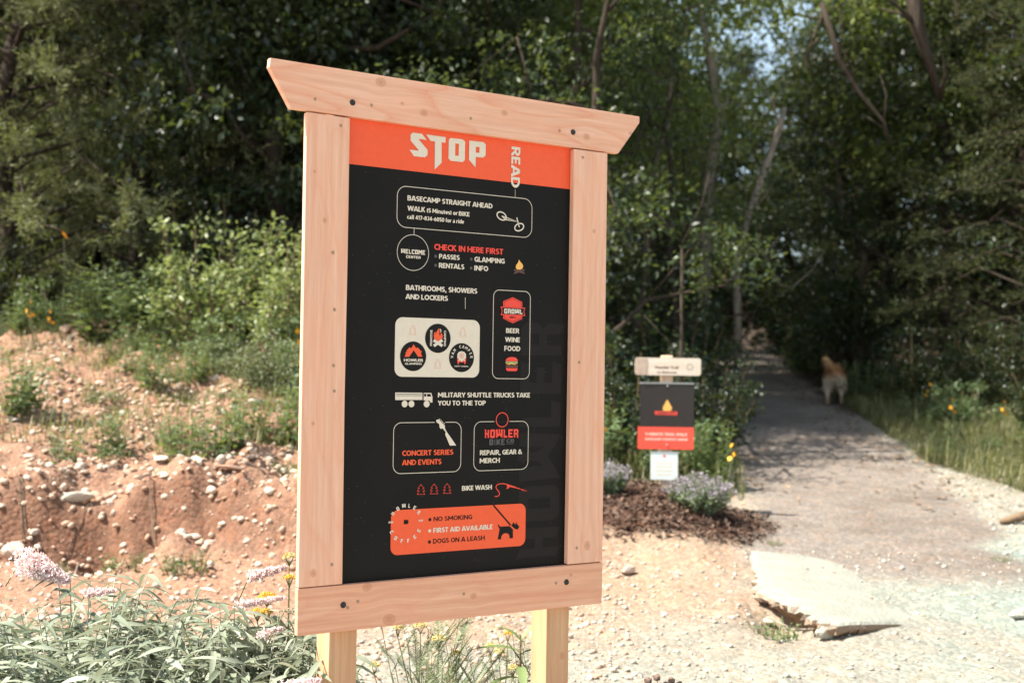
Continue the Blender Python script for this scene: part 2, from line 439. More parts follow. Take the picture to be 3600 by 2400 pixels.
ART = [
("P","letter","cream",2,[[[0.3403,0.0221],[0.3478,0.0151],[0.379,0.0154],[0.3949,0.0322],[0.3697,0.0311],[0.3691,0.0345],[0.3984,0.0612],[0.3986,0.0759],[0.3903,0.0843],[0.3527,0.0849],[0.3374,0.0671],[0.3678,0.0668],[0.3678,0.0648],[0.3406,0.0399]]]),
("P","letter","cream",2,[[[0.3927,0.0155],[0.46,0.016],[0.4592,0.0333],[0.446,0.0331],[0.4471,0.0948],[0.4236,0.1175],[0.4228,0.0334],[0.4079,0.0331]]]),
("P","letter","cream",2,[[[0.4771,0.0164],[0.519,0.016],[0.528,0.0217],[0.5279,0.0789],[0.5203,0.0853],[0.4783,0.0856],[0.4706,0.0798],[0.4707,0.0227]],[[0.4937,0.0311],[0.5059,0.0314],[0.5058,0.0679],[0.4936,0.0682]]]),
("P","letter","cream",2,[[[0.5426,0.0167],[0.5932,0.0164],[0.6019,0.0222],[0.6013,0.0569],[0.5928,0.0641],[0.5667,0.0648],[0.5661,0.0967],[0.5424,0.0757]],[[0.5669,0.0331],[0.5794,0.0334],[0.5789,0.0508],[0.5664,0.0515]]]),
("T","READ","cream",2,[0.6961,0.0181],0.1277,0.0323,90,"i"),
("L","connector_line","cream",2,[[0.7118,0.1513],[0.7122,0.1764]],0.001,0),
("R","box_outline","cream",1,0.2997,0.7763,0.1767,0.2981,0.03,0.0018),
("T","BASECAMP STRAIGHT AHEAD","cream",2,[0.3332,0.2177],0.2963,0.015,0,"i"),
("T","WALK","cream",2,[0.3338,0.2482],0.0598,0.015,0,"i"),
("T","(5 Minutes) or","cream",2,[0.3992,0.2481],0.1057,0.0129,0,"i"),
("T","BIKE","cream",2,[0.5096,0.249],0.0376,0.0133,0,"i"),
("T","call 417-834-6050 for a ride","cream",2,[0.3329,0.2721],0.1958,0.0122,0,"i"),
("L","wheel_symbol","cream",3,[[0.6782,0.2458],[0.6762,0.2477],[0.6736,0.2491],[0.6704,0.25],[0.6668,0.2502],[0.6631,0.2498],[0.6593,0.2489],[0.6557,0.2474],[0.6525,0.2454],[0.6498,0.2431],[0.6478,0.2405],[0.6465,0.2378],[0.646,0.2351],[0.6464,0.2325],[0.6475,0.2302],[0.6495,0.2284],[0.6521,0.227],[0.6553,0.2261],[0.6588,0.2258],[0.6626,0.2262],[0.6664,0.2272],[0.6699,0.2286],[0.6732,0.2306],[0.6759,0.233],[0.678,0.2356],[0.6793,0.2383],[0.6797,0.241],[0.6794,0.2435]],0.0039,1),
("L","wheel_symbol","cream",3,[[0.7439,0.2605],[0.7448,0.2628],[0.7448,0.2653],[0.744,0.268],[0.7424,0.2706],[0.7401,0.2732],[0.7372,0.2754],[0.7339,0.2773],[0.7303,0.2787],[0.7266,0.2795],[0.7229,0.2798],[0.7196,0.2794],[0.7167,0.2785],[0.7143,0.2771],[0.7127,0.2752],[0.7118,0.2729],[0.7118,0.2704],[0.7126,0.2677],[0.7142,0.2651],[0.7165,0.2626],[0.7193,0.2603],[0.7227,0.2585],[0.7263,0.2571],[0.73,0.2562],[0.7336,0.2559],[0.737,0.2563],[0.7399,0.2572],[0.7423,0.2586]],0.0039,1),
("L","bicycle_frame_symbol","cream",2,[[0.6633,0.238],[0.6817,0.2419],[0.723,0.2512],[0.6794,0.2483],[0.6645,0.2387]],0.0031,0),
("L","bicycle_fork_symbol","cream",3,[[0.7186,0.2382],[0.723,0.2512],[0.7288,0.2682]],0.0035,0),
("L","connector_line","cream",1,[[0.3576,0.297],[0.3576,0.3183]],0.0016,0),
("C","circle_outline","cream",1,[0.3552,0.371],0.0529,0.0016),
("T","WELCOME","cream",2,[0.3145,0.3754],0.0814,0.0134,0,"m"),
("T","CENTER","cream",2,[0.3319,0.3881],0.0485,0.0078,0,"m"),
("T","CHECK IN HERE FIRST","red",2,[0.4262,0.3576],0.2441,0.0176,0,"i"),
("C","bullet","grey",2,[0.4316,0.377],0.0046,0.0),
("C","bullet","grey",2,[0.4321,0.4041],0.0046,0.0),
("C","bullet","grey",2,[0.5561,0.3784],0.0046,0.0),
("C","bullet","grey",2,[0.5558,0.4055],0.0047,0.0),
("T","PASSES","cream",2,[0.4434,0.3836],0.0716,0.0145,0,"i"),
("T","RENTALS","cream",2,[0.4432,0.4107],0.0887,0.0147,0,"i"),
("T","GLAMPING","cream",2,[0.5673,0.3851],0.1103,0.0153,0,"i"),
("T","INFO","cream",2,[0.5673,0.4117],0.0501,0.015,0,"i"),
("P","flame_symbol","yellow",3,[[[0.7295,0.369],[0.7346,0.376],[0.7427,0.3828],[0.7453,0.3889],[0.7424,0.3964],[0.735,0.4005],[0.7226,0.4006],[0.7176,0.3946],[0.7187,0.3873],[0.7247,0.3807],[0.7276,0.3753]]]),
("L","log_symbol","brown",2,[[0.7115,0.4022],[0.7514,0.4105]],0.0055,0),
("L","log_symbol","brown",1,[[0.7512,0.4],[0.7117,0.4126]],0.0055,0),
("T","BATHROOMS, SHOWERS","cream",2,[0.3329,0.4825],0.2463,0.0153,0,"i"),
("T","AND LOCKERS","cream",2,[0.3321,0.5091],0.1443,0.015,0,"i"),
("L","divider_line","cream",2,[[0.537,0.4956],[0.5376,0.5308]],0.0014,0),
("R","card","cream",1,0.3001,0.5907,0.5635,0.7385,0.0239,0.0),
("L","pine_symbol","red",2,[[0.3579,0.5869],[0.3673,0.5972],[0.3625,0.5974],[0.3692,0.6046],[0.3637,0.6048],[0.3694,0.6131],[0.3475,0.6137],[0.3528,0.6051],[0.3473,0.6053],[0.3537,0.5976],[0.3489,0.5978]],0.0006,1),
("L","pine_symbol","red",2,[[0.5299,0.5873],[0.5398,0.5979],[0.5347,0.598],[0.5418,0.6054],[0.536,0.6056],[0.5419,0.6141],[0.5189,0.6148],[0.5245,0.6059],[0.5187,0.6061],[0.5255,0.5983],[0.5204,0.5984]],0.0006,1),
("L","pine_symbol","red",2,[[0.4446,0.6854],[0.4543,0.696],[0.4493,0.6961],[0.4562,0.7035],[0.4506,0.7036],[0.4564,0.7121],[0.4339,0.7124],[0.4394,0.7037],[0.4337,0.7038],[0.4403,0.6962],[0.4354,0.6963]],0.0006,1),
("C","disc","black",2,[0.444,0.6224],0.0438,0.0),
("C","disc","black",2,[0.3612,0.6777],0.0439,0.0),
("C","disc","black",2,[0.5272,0.6787],0.0439,0.0),
("T","PRIMITIVE","cream",3,[0.4244,0.6454],0.0474,0.0075,-90,"i"),
("T","CAMPING","cream",3,[0.4642,0.5984],0.0477,0.0072,90,"i"),
("P","flame_symbol","orange",3,[[[0.4463,0.5917],[0.449,0.5989],[0.4478,0.6093],[0.4507,0.615],[0.4543,0.6049],[0.4587,0.611],[0.46,0.6182],[0.4564,0.6266],[0.4446,0.6306],[0.4327,0.6272],[0.4295,0.618],[0.4302,0.6077],[0.4334,0.602],[0.4359,0.6092],[0.44,0.6012]]]),
("P","moon_symbol","cream",3,[[[0.4487,0.5937],[0.4527,0.5942],[0.4552,0.5987],[0.4543,0.6033],[0.4513,0.6061],[0.4524,0.6009],[0.4511,0.5968]]]),
("L","log_symbol","cream",3,[[0.4292,0.6284],[0.4593,0.6446]],0.0089,0),
("L","log_symbol","cream",4,[[0.459,0.6276],[0.4295,0.6453]],0.0089,0),
("P","forest_symbol","orange",3,[[[0.3318,0.6796],[0.3369,0.6694],[0.3334,0.6694],[0.3402,0.6622],[0.3381,0.6612],[0.3485,0.6508],[0.3527,0.6544],[0.3561,0.651],[0.3617,0.6423],[0.3677,0.6508],[0.3712,0.6536],[0.3746,0.6506],[0.3853,0.6602],[0.3829,0.6613],[0.3899,0.6618],[0.3866,0.6684],[0.3914,0.6785],[0.3775,0.6788],[0.362,0.6597],[0.3474,0.6794]]]),
("T","HOWLER","cream",3,[0.3298,0.6935],0.0647,0.0085,0,"i"),
("T","GLAMPING","cream",3,[0.3336,0.7026],0.0566,0.0057,0,"i"),
("P","van_symbol","cream",3,[[[0.5117,0.6788],[0.5122,0.6679],[0.5169,0.6616],[0.5266,0.6593],[0.5363,0.6612],[0.5418,0.6674],[0.5427,0.6782],[0.5274,0.6915]]]),
("P","van_symbol","red",3,[[[0.5117,0.6792],[0.5269,0.6919],[0.5279,0.6919],[0.5427,0.6787],[0.5425,0.6925],[0.5408,0.6925],[0.5409,0.6984],[0.5365,0.6984],[0.5364,0.6926],[0.5175,0.6929],[0.5176,0.6987],[0.5133,0.6988],[0.5132,0.693],[0.5119,0.693]]]),
("C","van_badge_symbol","red",4,[0.5273,0.6725],0.0076,0.001),
("P","bolt_symbol","red",4,[[[0.5291,0.6672],[0.5237,0.6736],[0.5268,0.6735],[0.5252,0.6786],[0.5309,0.6713],[0.5278,0.6714]]]),
("C","headlight_symbol","cream",4,[0.5174,0.6866],0.0025,0.0),
("C","headlight_symbol","cream",4,[0.5363,0.6863],0.0025,0.0),
("G","V","cream",3,[0.4934,0.677],86.0,0.0091),
("G","A","cream",3,[0.4959,0.6662],66.77777777777777,0.0091),
("G","N","cream",3,[0.5018,0.6567],47.55555555555554,0.0091),
("G","C","cream",3,[0.5212,0.6458],9.111111111111114,0.0091),
("G","A","cream",3,[0.5325,0.6457],-10.111111111111114,0.0091),
("G","M","cream",3,[0.5433,0.6492],-29.33333333333333,0.0091),
("G","P","cream",3,[0.5523,0.6561],-48.55555555555554,0.0091),
("G","E","cream",3,[0.5585,0.6655],-67.77777777777777,0.0091),
("G","R","cream",3,[0.5612,0.6764],-87.0,0.0091),
("T","HAPPY CAMPING","cream",3,[0.5028,0.7067],0.0482,0.0036,0,"i"),
("R","box_outline","cream",1,0.6384,0.7748,0.4675,0.7408,0.0208,0.0019),
("P","hexagon_badge","red",2,[[[0.7084,0.4877],[0.7438,0.5006],[0.7447,0.5538],[0.7098,0.5686],[0.674,0.5548],[0.6731,0.5014]]]),
("L","hexagon_line","black",3,[[0.7085,0.4919],[0.74,0.5029],[0.7408,0.5518],[0.7098,0.5643],[0.6775,0.5527],[0.6767,0.5034]],0.001,1),
("P","ribbon","red",4,[[[0.663,0.5185],[0.755,0.5185],[0.7508,0.5312],[0.7554,0.5444],[0.6642,0.5445],[0.6683,0.5315]]]),
("P","ribbon","black",5,[[[0.6669,0.5215],[0.7511,0.5216],[0.7477,0.5317],[0.7515,0.5413],[0.668,0.5413],[0.6716,0.5314]]]),
("T","GROWL","cream",6,[0.676,0.5393],0.0685,0.015,0,"m"),
("T","GRILL","black",4,[0.6968,0.5531],0.0248,0.0051,0,"i"),
("T","BEER","cream",2,[0.6854,0.5992],0.0493,0.0149,0,"i"),
("T","WINE","cream",2,[0.6826,0.6272],0.0544,0.015,0,"i"),
("T","FOOD","cream",2,[0.6801,0.6547],0.0591,0.0154,0,"i"),
("P","burger_bun_symbol","red",2,[[[0.6857,0.6876],[0.6863,0.682],[0.6918,0.6768],[0.7007,0.6739],[0.7147,0.6736],[0.7237,0.6756],[0.7294,0.6809],[0.7303,0.6869]]]),
("P","burger_lettuce_symbol","green",2,[[[0.6857,0.6885],[0.7303,0.6881],[0.7304,0.692],[0.7188,0.6913],[0.7074,0.6932],[0.6946,0.6913],[0.6858,0.6923]]]),
("P","burger_cheese_symbol","yellow",2,[[[0.6858,0.6932],[0.7304,0.6929],[0.724,0.6956],[0.7177,0.6972],[0.7074,0.6954],[0.6973,0.6977],[0.6896,0.6957]]]),
("P","burger_patty_symbol","brown",2,[[[0.6859,0.6991],[0.731,0.6985],[0.7311,0.7058],[0.686,0.706]]]),
("P","burger_bun_symbol","red",2,[[[0.6868,0.7079],[0.7306,0.7077],[0.7287,0.7142],[0.7236,0.7172],[0.6938,0.7172],[0.6887,0.714]]]),
("P","truck_symbol","cream",2,[[[0.3034,0.7848],[0.394,0.7853],[0.3944,0.8064],[0.3038,0.8068]],[[0.3065,0.7881],[0.3922,0.7885],[0.3923,0.79],[0.3066,0.7897]],[[0.3066,0.793],[0.3923,0.7932],[0.3923,0.7948],[0.3067,0.7945]]]),
("P","truck_symbol","cream",2,[[[0.3982,0.7855],[0.4242,0.7858],[0.4285,0.7979],[0.4284,0.8144],[0.4214,0.814],[0.4185,0.8088],[0.3987,0.8078]],[[0.3996,0.7884],[0.4073,0.7884],[0.4075,0.7963],[0.3998,0.7963]],[[0.41,0.7886],[0.4218,0.7888],[0.4242,0.7967],[0.4102,0.7965]]]),
("C","truck_wheel_symbol","cream",2,[0.3351,0.8184],0.0098,0.0),
("C","truck_wheel_symbol","cream",2,[0.3577,0.8184],0.0098,0.0),
("C","truck_wheel_symbol","cream",2,[0.409,0.8185],0.0099,0.0),
("T","MILITARY SHUTTLE TRUCKS TAKE","cream",2,[0.4468,0.7988],0.3311,0.0146,0,"i"),
("T","YOU TO THE TOP","cream",2,[0.4468,0.8231],0.1687,0.0143,0,"i"),
("R","box_outline","cream",1,0.3005,0.5303,0.8735,1.0226,0.025,0.0018),
("P","outline_gap","black",2,[[[0.4378,0.8704],[0.4744,0.8707],[0.4746,0.8787],[0.438,0.8783]]]),
("P","guitar_symbol","cream",3,[[[0.443,0.8661],[0.4503,0.8645],[0.4724,0.8837],[0.4725,0.8907],[0.4765,0.8987],[0.5127,0.9437],[0.4907,0.9437],[0.474,0.9106],[0.4752,0.9027],[0.4649,0.8918],[0.4572,0.8929],[0.4543,0.8884],[0.4528,0.8785],[0.4447,0.874],[0.4421,0.8704]]]),
("C","tuning_peg_symbol","cream",3,[0.4539,0.8646],0.0018,0.0),
("C","tuning_peg_symbol","cream",3,[0.459,0.8686],0.0018,0.0),
("C","tuning_peg_symbol","cream",3,[0.4641,0.8726],0.0018,0.0),
("C","tuning_peg_symbol","cream",3,[0.4693,0.8773],0.0018,0.0),
("T","CONCERT SERIES","orange",2,[0.3295,0.971],0.174,0.0156,0,"i"),
("T","AND EVENTS","orange",2,[0.3294,0.9985],0.1336,0.0156,0,"i"),
("R","box_outline","cream",1,0.5761,0.7742,0.8731,1.0227,0.024,0.0018),
("P","outline_gap","black",2,[[[0.6476,0.8692],[0.7028,0.8697],[0.703,0.8779],[0.6477,0.8774]]]),
("C","ring","red",3,[0.6757,0.8678],0.0218,0.0028),
("T","HOWLER","red",2,[0.613,0.9233],0.1235,0.026,0,"m"),
("T","BIKE","grey",2,[0.6304,0.9454],0.0569,0.0183,0,"m"),
("T","CO","grey",2,[0.693,0.9381],0.0277,0.0103,0,"m"),
("L","underline","grey",2,[[0.6931,0.9422],[0.7208,0.9423]],0.002,0),
("T","REPAIR, GEAR &","cream",2,[0.5972,0.9749],0.1546,0.0146,0,"i"),
("T","MERCH","cream",2,[0.5967,0.9996],0.073,0.0148,0,"i"),
("L","pine_symbol","red",2,[[0.3942,1.0569],[0.4053,1.069],[0.3996,1.0688],[0.4075,1.0772],[0.4011,1.077],[0.4077,1.0866],[0.3819,1.0856],[0.3882,1.0765],[0.3817,1.0762],[0.3893,1.0684],[0.3836,1.0682]],0.0014,1),
("L","pine_symbol","red",2,[[0.4387,1.0569],[0.4499,1.0691],[0.4442,1.0689],[0.4522,1.0774],[0.4456,1.0771],[0.4523,1.0868],[0.4262,1.0858],[0.4325,1.0766],[0.426,1.0764],[0.4337,1.0685],[0.428,1.0683]],0.0014,1),
("L","pine_symbol","red",2,[[0.4835,1.0571],[0.4949,1.0694],[0.4891,1.0692],[0.4972,1.0777],[0.4905,1.0775],[0.4973,1.0872],[0.4709,1.0861],[0.4773,1.077],[0.4707,1.0767],[0.4785,1.0688],[0.4726,1.0685]],0.0014,1),
("T","BIKE WASH","cream",2,[0.5354,1.0808],0.1067,0.0145,0,"i"),
("L","hose_symbol","red",2,[[0.6529,1.1026],[0.6613,1.1033],[0.6681,1.1005],[0.6704,1.0945],[0.6664,1.0872],[0.659,1.0797],[0.6567,1.0735],[0.6607,1.0675],[0.6703,1.0648],[0.6849,1.0649],[0.6972,1.0678],[0.7095,1.0724],[0.7243,1.0775],[0.7454,1.083]],0.0027,0),
("P","spray_symbol","red",3,[[[0.7442,1.0823],[0.7754,1.0898],[0.7541,1.086],[0.7754,1.0945],[0.7517,1.0872],[0.7617,1.095]]]),
("P","trigger_symbol","red",3,[[[0.6947,1.0657],[0.7305,1.0763],[0.7305,1.0804],[0.7059,1.0753],[0.7023,1.0804],[0.6925,1.081],[0.6973,1.0771]]]),
("R","card","orange",1,0.2966,0.7684,1.1291,1.2605,0.023,0.0),
("T","NO SMOKING","black",2,[0.4391,1.1684],0.135,0.0138,0,"i"),
("T","FIRST AID AVAILABLE","cream",2,[0.4382,1.2023],0.208,0.0145,0,"i"),
("T","DOGS ON A LEASH","black",2,[0.4383,1.2346],0.1809,0.0144,0,"i"),
("C","bullet","black",2,[0.4266,1.1624],0.005,0.0),
("C","bullet","cream",2,[0.4261,1.1956],0.0049,0.0),
("C","bullet","black",2,[0.4262,1.2286],0.005,0.0),
("L","leash_symbol","black",2,[[0.6485,1.1293],[0.7128,1.1943]],0.0051,0),
("P","dog_symbol","black",2,[[[0.6657,1.1873],[0.6714,1.1937],[0.6763,1.1969],[0.7092,1.1968],[0.7216,1.2077],[0.7221,1.2345],[0.7098,1.2348],[0.7092,1.2266],[0.7047,1.2202],[0.6949,1.2175],[0.6852,1.2197],[0.6792,1.2269],[0.6786,1.2356],[0.6665,1.2353],[0.6723,1.206],[0.6715,1.2009],[0.6673,1.1956]]]),
("P","dog_head_symbol","black",2,[[[0.7155,1.1955],[0.7208,1.1898],[0.7242,1.1846],[0.7267,1.1901],[0.7322,1.1933],[0.7343,1.1847],[0.7376,1.1932],[0.7454,1.2008],[0.7394,1.2087],[0.7302,1.2072],[0.726,1.2045]]]),
("G","mH","cream",3,[0.3017,1.1386],60,0.0116),
("G","mO","cream",3,[0.3181,1.1252],30,0.0116),
("G","mW","cream",3,[0.3377,1.1173],5,0.0116),
("G","mL","cream",3,[0.3563,1.1176],-10,0.0116),
("G","mE","cream",3,[0.3738,1.1249],-28,0.0116),
("G","mR","cream",3,[0.3875,1.1392],-45,0.0116),
("G","mC","cream",3,[0.299,1.1922],-60,0.0116),
("G","mO","cream",3,[0.3125,1.2104],-35,0.0116),
("G","mF","cream",3,[0.333,1.22],-8,0.0116),
("G","mF","cream",3,[0.3545,1.2205],10,0.0116),
("G","mE","cream",3,[0.3758,1.2102],35,0.0116),
("G","mE","cream",3,[0.3896,1.1924],60,0.0116),
("T","20","cream",3,[0.2883,1.166],0.015,0.0052,0,"m"),
("T","22","cream",3,[0.388,1.166],0.0145,0.0053,0,"m"),
("P","mug_symbol","black",3,[[[0.339,1.1588],[0.3518,1.1594],[0.354,1.1615],[0.3541,1.1674],[0.352,1.1692],[0.3516,1.1717],[0.3392,1.1711]]]),
("T","HOWLER","ghost",0,[0.8965,1.3056],0.742,0.1553,-90,"m")]


def fill_loops(loops):
    """2D outlines (holes by even-odd) -> flat mesh data"""
    cu = bpy.data.curves.new('outline', 'CURVE'); cu.dimensions = '2D'; cu.fill_mode = 'BOTH'
    for lp in loops:
        s = cu.splines.new('POLY'); s.points.add(len(lp) - 1); s.use_cyclic_u = True
        for p, q in zip(s.points, lp): p.co = (q[0], q[1], 0, 1)
    o = bpy.data.objects.new('outline', cu); col.objects.link(o)
    me = bpy.data.meshes.new_from_object(o.evaluated_get(bpy.context.evaluated_depsgraph_get()))
    bpy.data.objects.remove(o); bpy.data.curves.remove(cu)
    return [tuple(v.co) for v in me.vertices], [tuple(p.vertices) for p in me.polygons]

# heavy angular display letters, unit box, y up
GL = {
 'H': [[(0, 1.08), (.34, .96), (.34, .60), (.62, .60), (.62, .96), (.94, .96), (.94, -.02), (.62, .06), (.62, .40), (.34, .40), (.34, -.02), (.06, .06), (.06, .88)]],
 'O': [[(.14, 1), (.86, 1), (1, .86), (1, .14), (.86, 0), (.14, 0), (0, .14), (0, .86)], [(.36, .76), (.64, .76), (.64, .24), (.36, .24)]],
 'W': [[(0, 1), (.30, 1), (.32, .42), (.42, .60), (.42, 1.05), (.60, 1.05), (.60, .60), (.70, .42), (.72, 1), (1, 1), (.96, -.02), (.74, .12), (.51, .30), (.28, .12), (.05, -.02)]],
 'L': [[(.04, 1.05), (.36, .92), (.36, .24), (.96, .24), (.84, 0), (.04, 0)]],
 'E': [[(0, 1), (.98, 1), (.88, .78), (.34, .78), (.34, .61), (.80, .61), (.80, .41), (.34, .41), (.34, .22), (.98, .22), (.90, 0), (0, 0)]],
 'R': [[(0, 1), (.82, 1), (1, .86), (1, .58), (.84, .46), (1, .34), (.96, -.10), (.66, .06), (.66, .36), (.34, .36), (.34, 0), (.04, 0)], [(.34, .78), (.66, .78), (.66, .56), (.34, .56)]],
 'C': [[(.14, 1), (1, 1), (1, .76), (.34, .76), (.34, .24), (1, .24), (1, 0), (.14, 0), (0, .14), (0, .86)]],
 'G': [[(.14, 1), (1, 1), (1, .76), (.34, .76), (.34, .24), (.68, .24), (.68, .40), (.52, .40), (.52, .58), (1, .58), (1, 0), (.14, 0), (0, .14), (0, .86)]],
 'N': [[(0, 1), (.30, 1), (.68, .44), (.68, 1), (1, 1), (1, 0), (.70, 0), (.32, .54), (.32, 0), (0, 0)]],
 'M': [[(0, 1), (.28, 1), (.5, .70), (.72, 1), (1, 1), (1, 0), (.72, 0), (.72, .52), (.5, .24), (.28, .52), (.28, 0), (0, 0)]],
 'T': [[(0, 1), (1, 1), (1, .76), (.66, .76), (.66, 0), (.34, .06), (.34, .76), (0, .76)]],
 'B': [[(0, 1), (.84, 1), (1, .86), (1, .60), (.90, .50), (1, .40), (1, .14), (.84, 0), (0, 0)], [(.34, .78), (.66, .78), (.66, .60), (.34, .60)], [(.34, .40), (.66, .40), (.66, .22), (.34, .22)]],
 'I': [[(.30, 1), (.70, 1), (.70, 0), (.30, 0)]],
 'K': [[(0, 1), (.34, 1), (.34, .62), (.66, 1), (1, 1), (.68, .52), (1, 0), (.66, 0), (.34, .42), (.34, 0), (0, 0)]],
 'F': [[(0, 1), (.98, 1), (.88, .76), (.34, .76), (.34, .58), (.80, .58), (.74, .36), (.34, .36), (.34, -.08), (0, .06)]],
 '2': [[(0, 1), (.86, 1), (1, .86), (1, .42), (.34, .42), (.34, .22), (1, .22), (1, 0), (0, 0), (0, .60), (.66, .60), (.66, .78), (0, .78)]],
 '0': [[(.14, 1), (.86, 1), (1, .86), (1, .14), (.86, 0), (.14, 0), (0, .14), (0, .86)], [(.36, .76), (.64, .76), (.64, .24), (.36, .24)]]}
GW = {'W': 1.45, 'M': 1.3, 'I': .5, 'O': 1.05, 'L': .88}

def metal_text(s):
    """string in the angular letters, width in cap heights"""
    V = []; F = []; x = 0
    for ch in s:
        w = GW.get(ch, 1.0) * .72
        vs, fs = fill_loops([[(x + px * w, py) for px, py in lp] for lp in GL[ch]])
        k = len(V); V += vs; F += [tuple(i + k for i in f) for f in fs]; x += w + .10
    return np.column_stack([np.array(V)[:, :2], np.zeros(len(V))]), F

def flat_obj(name, V2, F, m, layer, parent, y0=0.0):
    """V2 = (u, v down) metres on the board; laid just in front of it"""
    me = bpy.data.meshes.new(name)
    me.from_pydata([(q[0], y0 - .0006 * (layer + 1) - (.00009 * q[2] if len(q) > 2 else 0), -q[1]) for q in V2], [], F); me.update()
    me.materials.append(m)
    # all print faces the reader
    for p in me.polygons:
        if p.normal.y > 0: p.flip()
    return link(name, me, parent)

def stroke_loops(pts, w, closed):
    P = [np.array(p, float) for p in pts]; n = len(P); A = []; Bq = []
    for i in range(n):
        if closed: a, b = P[i - 1], P[(i + 1) % n]
        else: a, b = P[max(i - 1, 0)], P[min(i + 1, n - 1)]
        d0 = P[i] - a; d1 = b - P[i]
        d0 = d0 / (np.linalg.norm(d0) + 1e-9) if np.linalg.norm(d0) > 1e-9 else d1 / np.linalg.norm(d1)
        d1 = d1 / (np.linalg.norm(d1) + 1e-9) if np.linalg.norm(d1) > 1e-9 else d0
        t = d0 + d1; t = t / (np.linalg.norm(t) + 1e-9)
        nn = np.array([-t[1], t[0]]); k = min(1.8, 1 / max(.4, abs(np.dot(nn, [-d0[1], d0[0]]))))
        A.append(P[i] + nn * w / 2 * k); Bq.append(P[i] - nn * w / 2 * k)
    m = n if closed else n - 1
    V = [tuple(q) for q in A + Bq]; F = [(i, (i + 1) % n, n + (i + 1) % n, n + i) for i in range(m)]
    return V, F

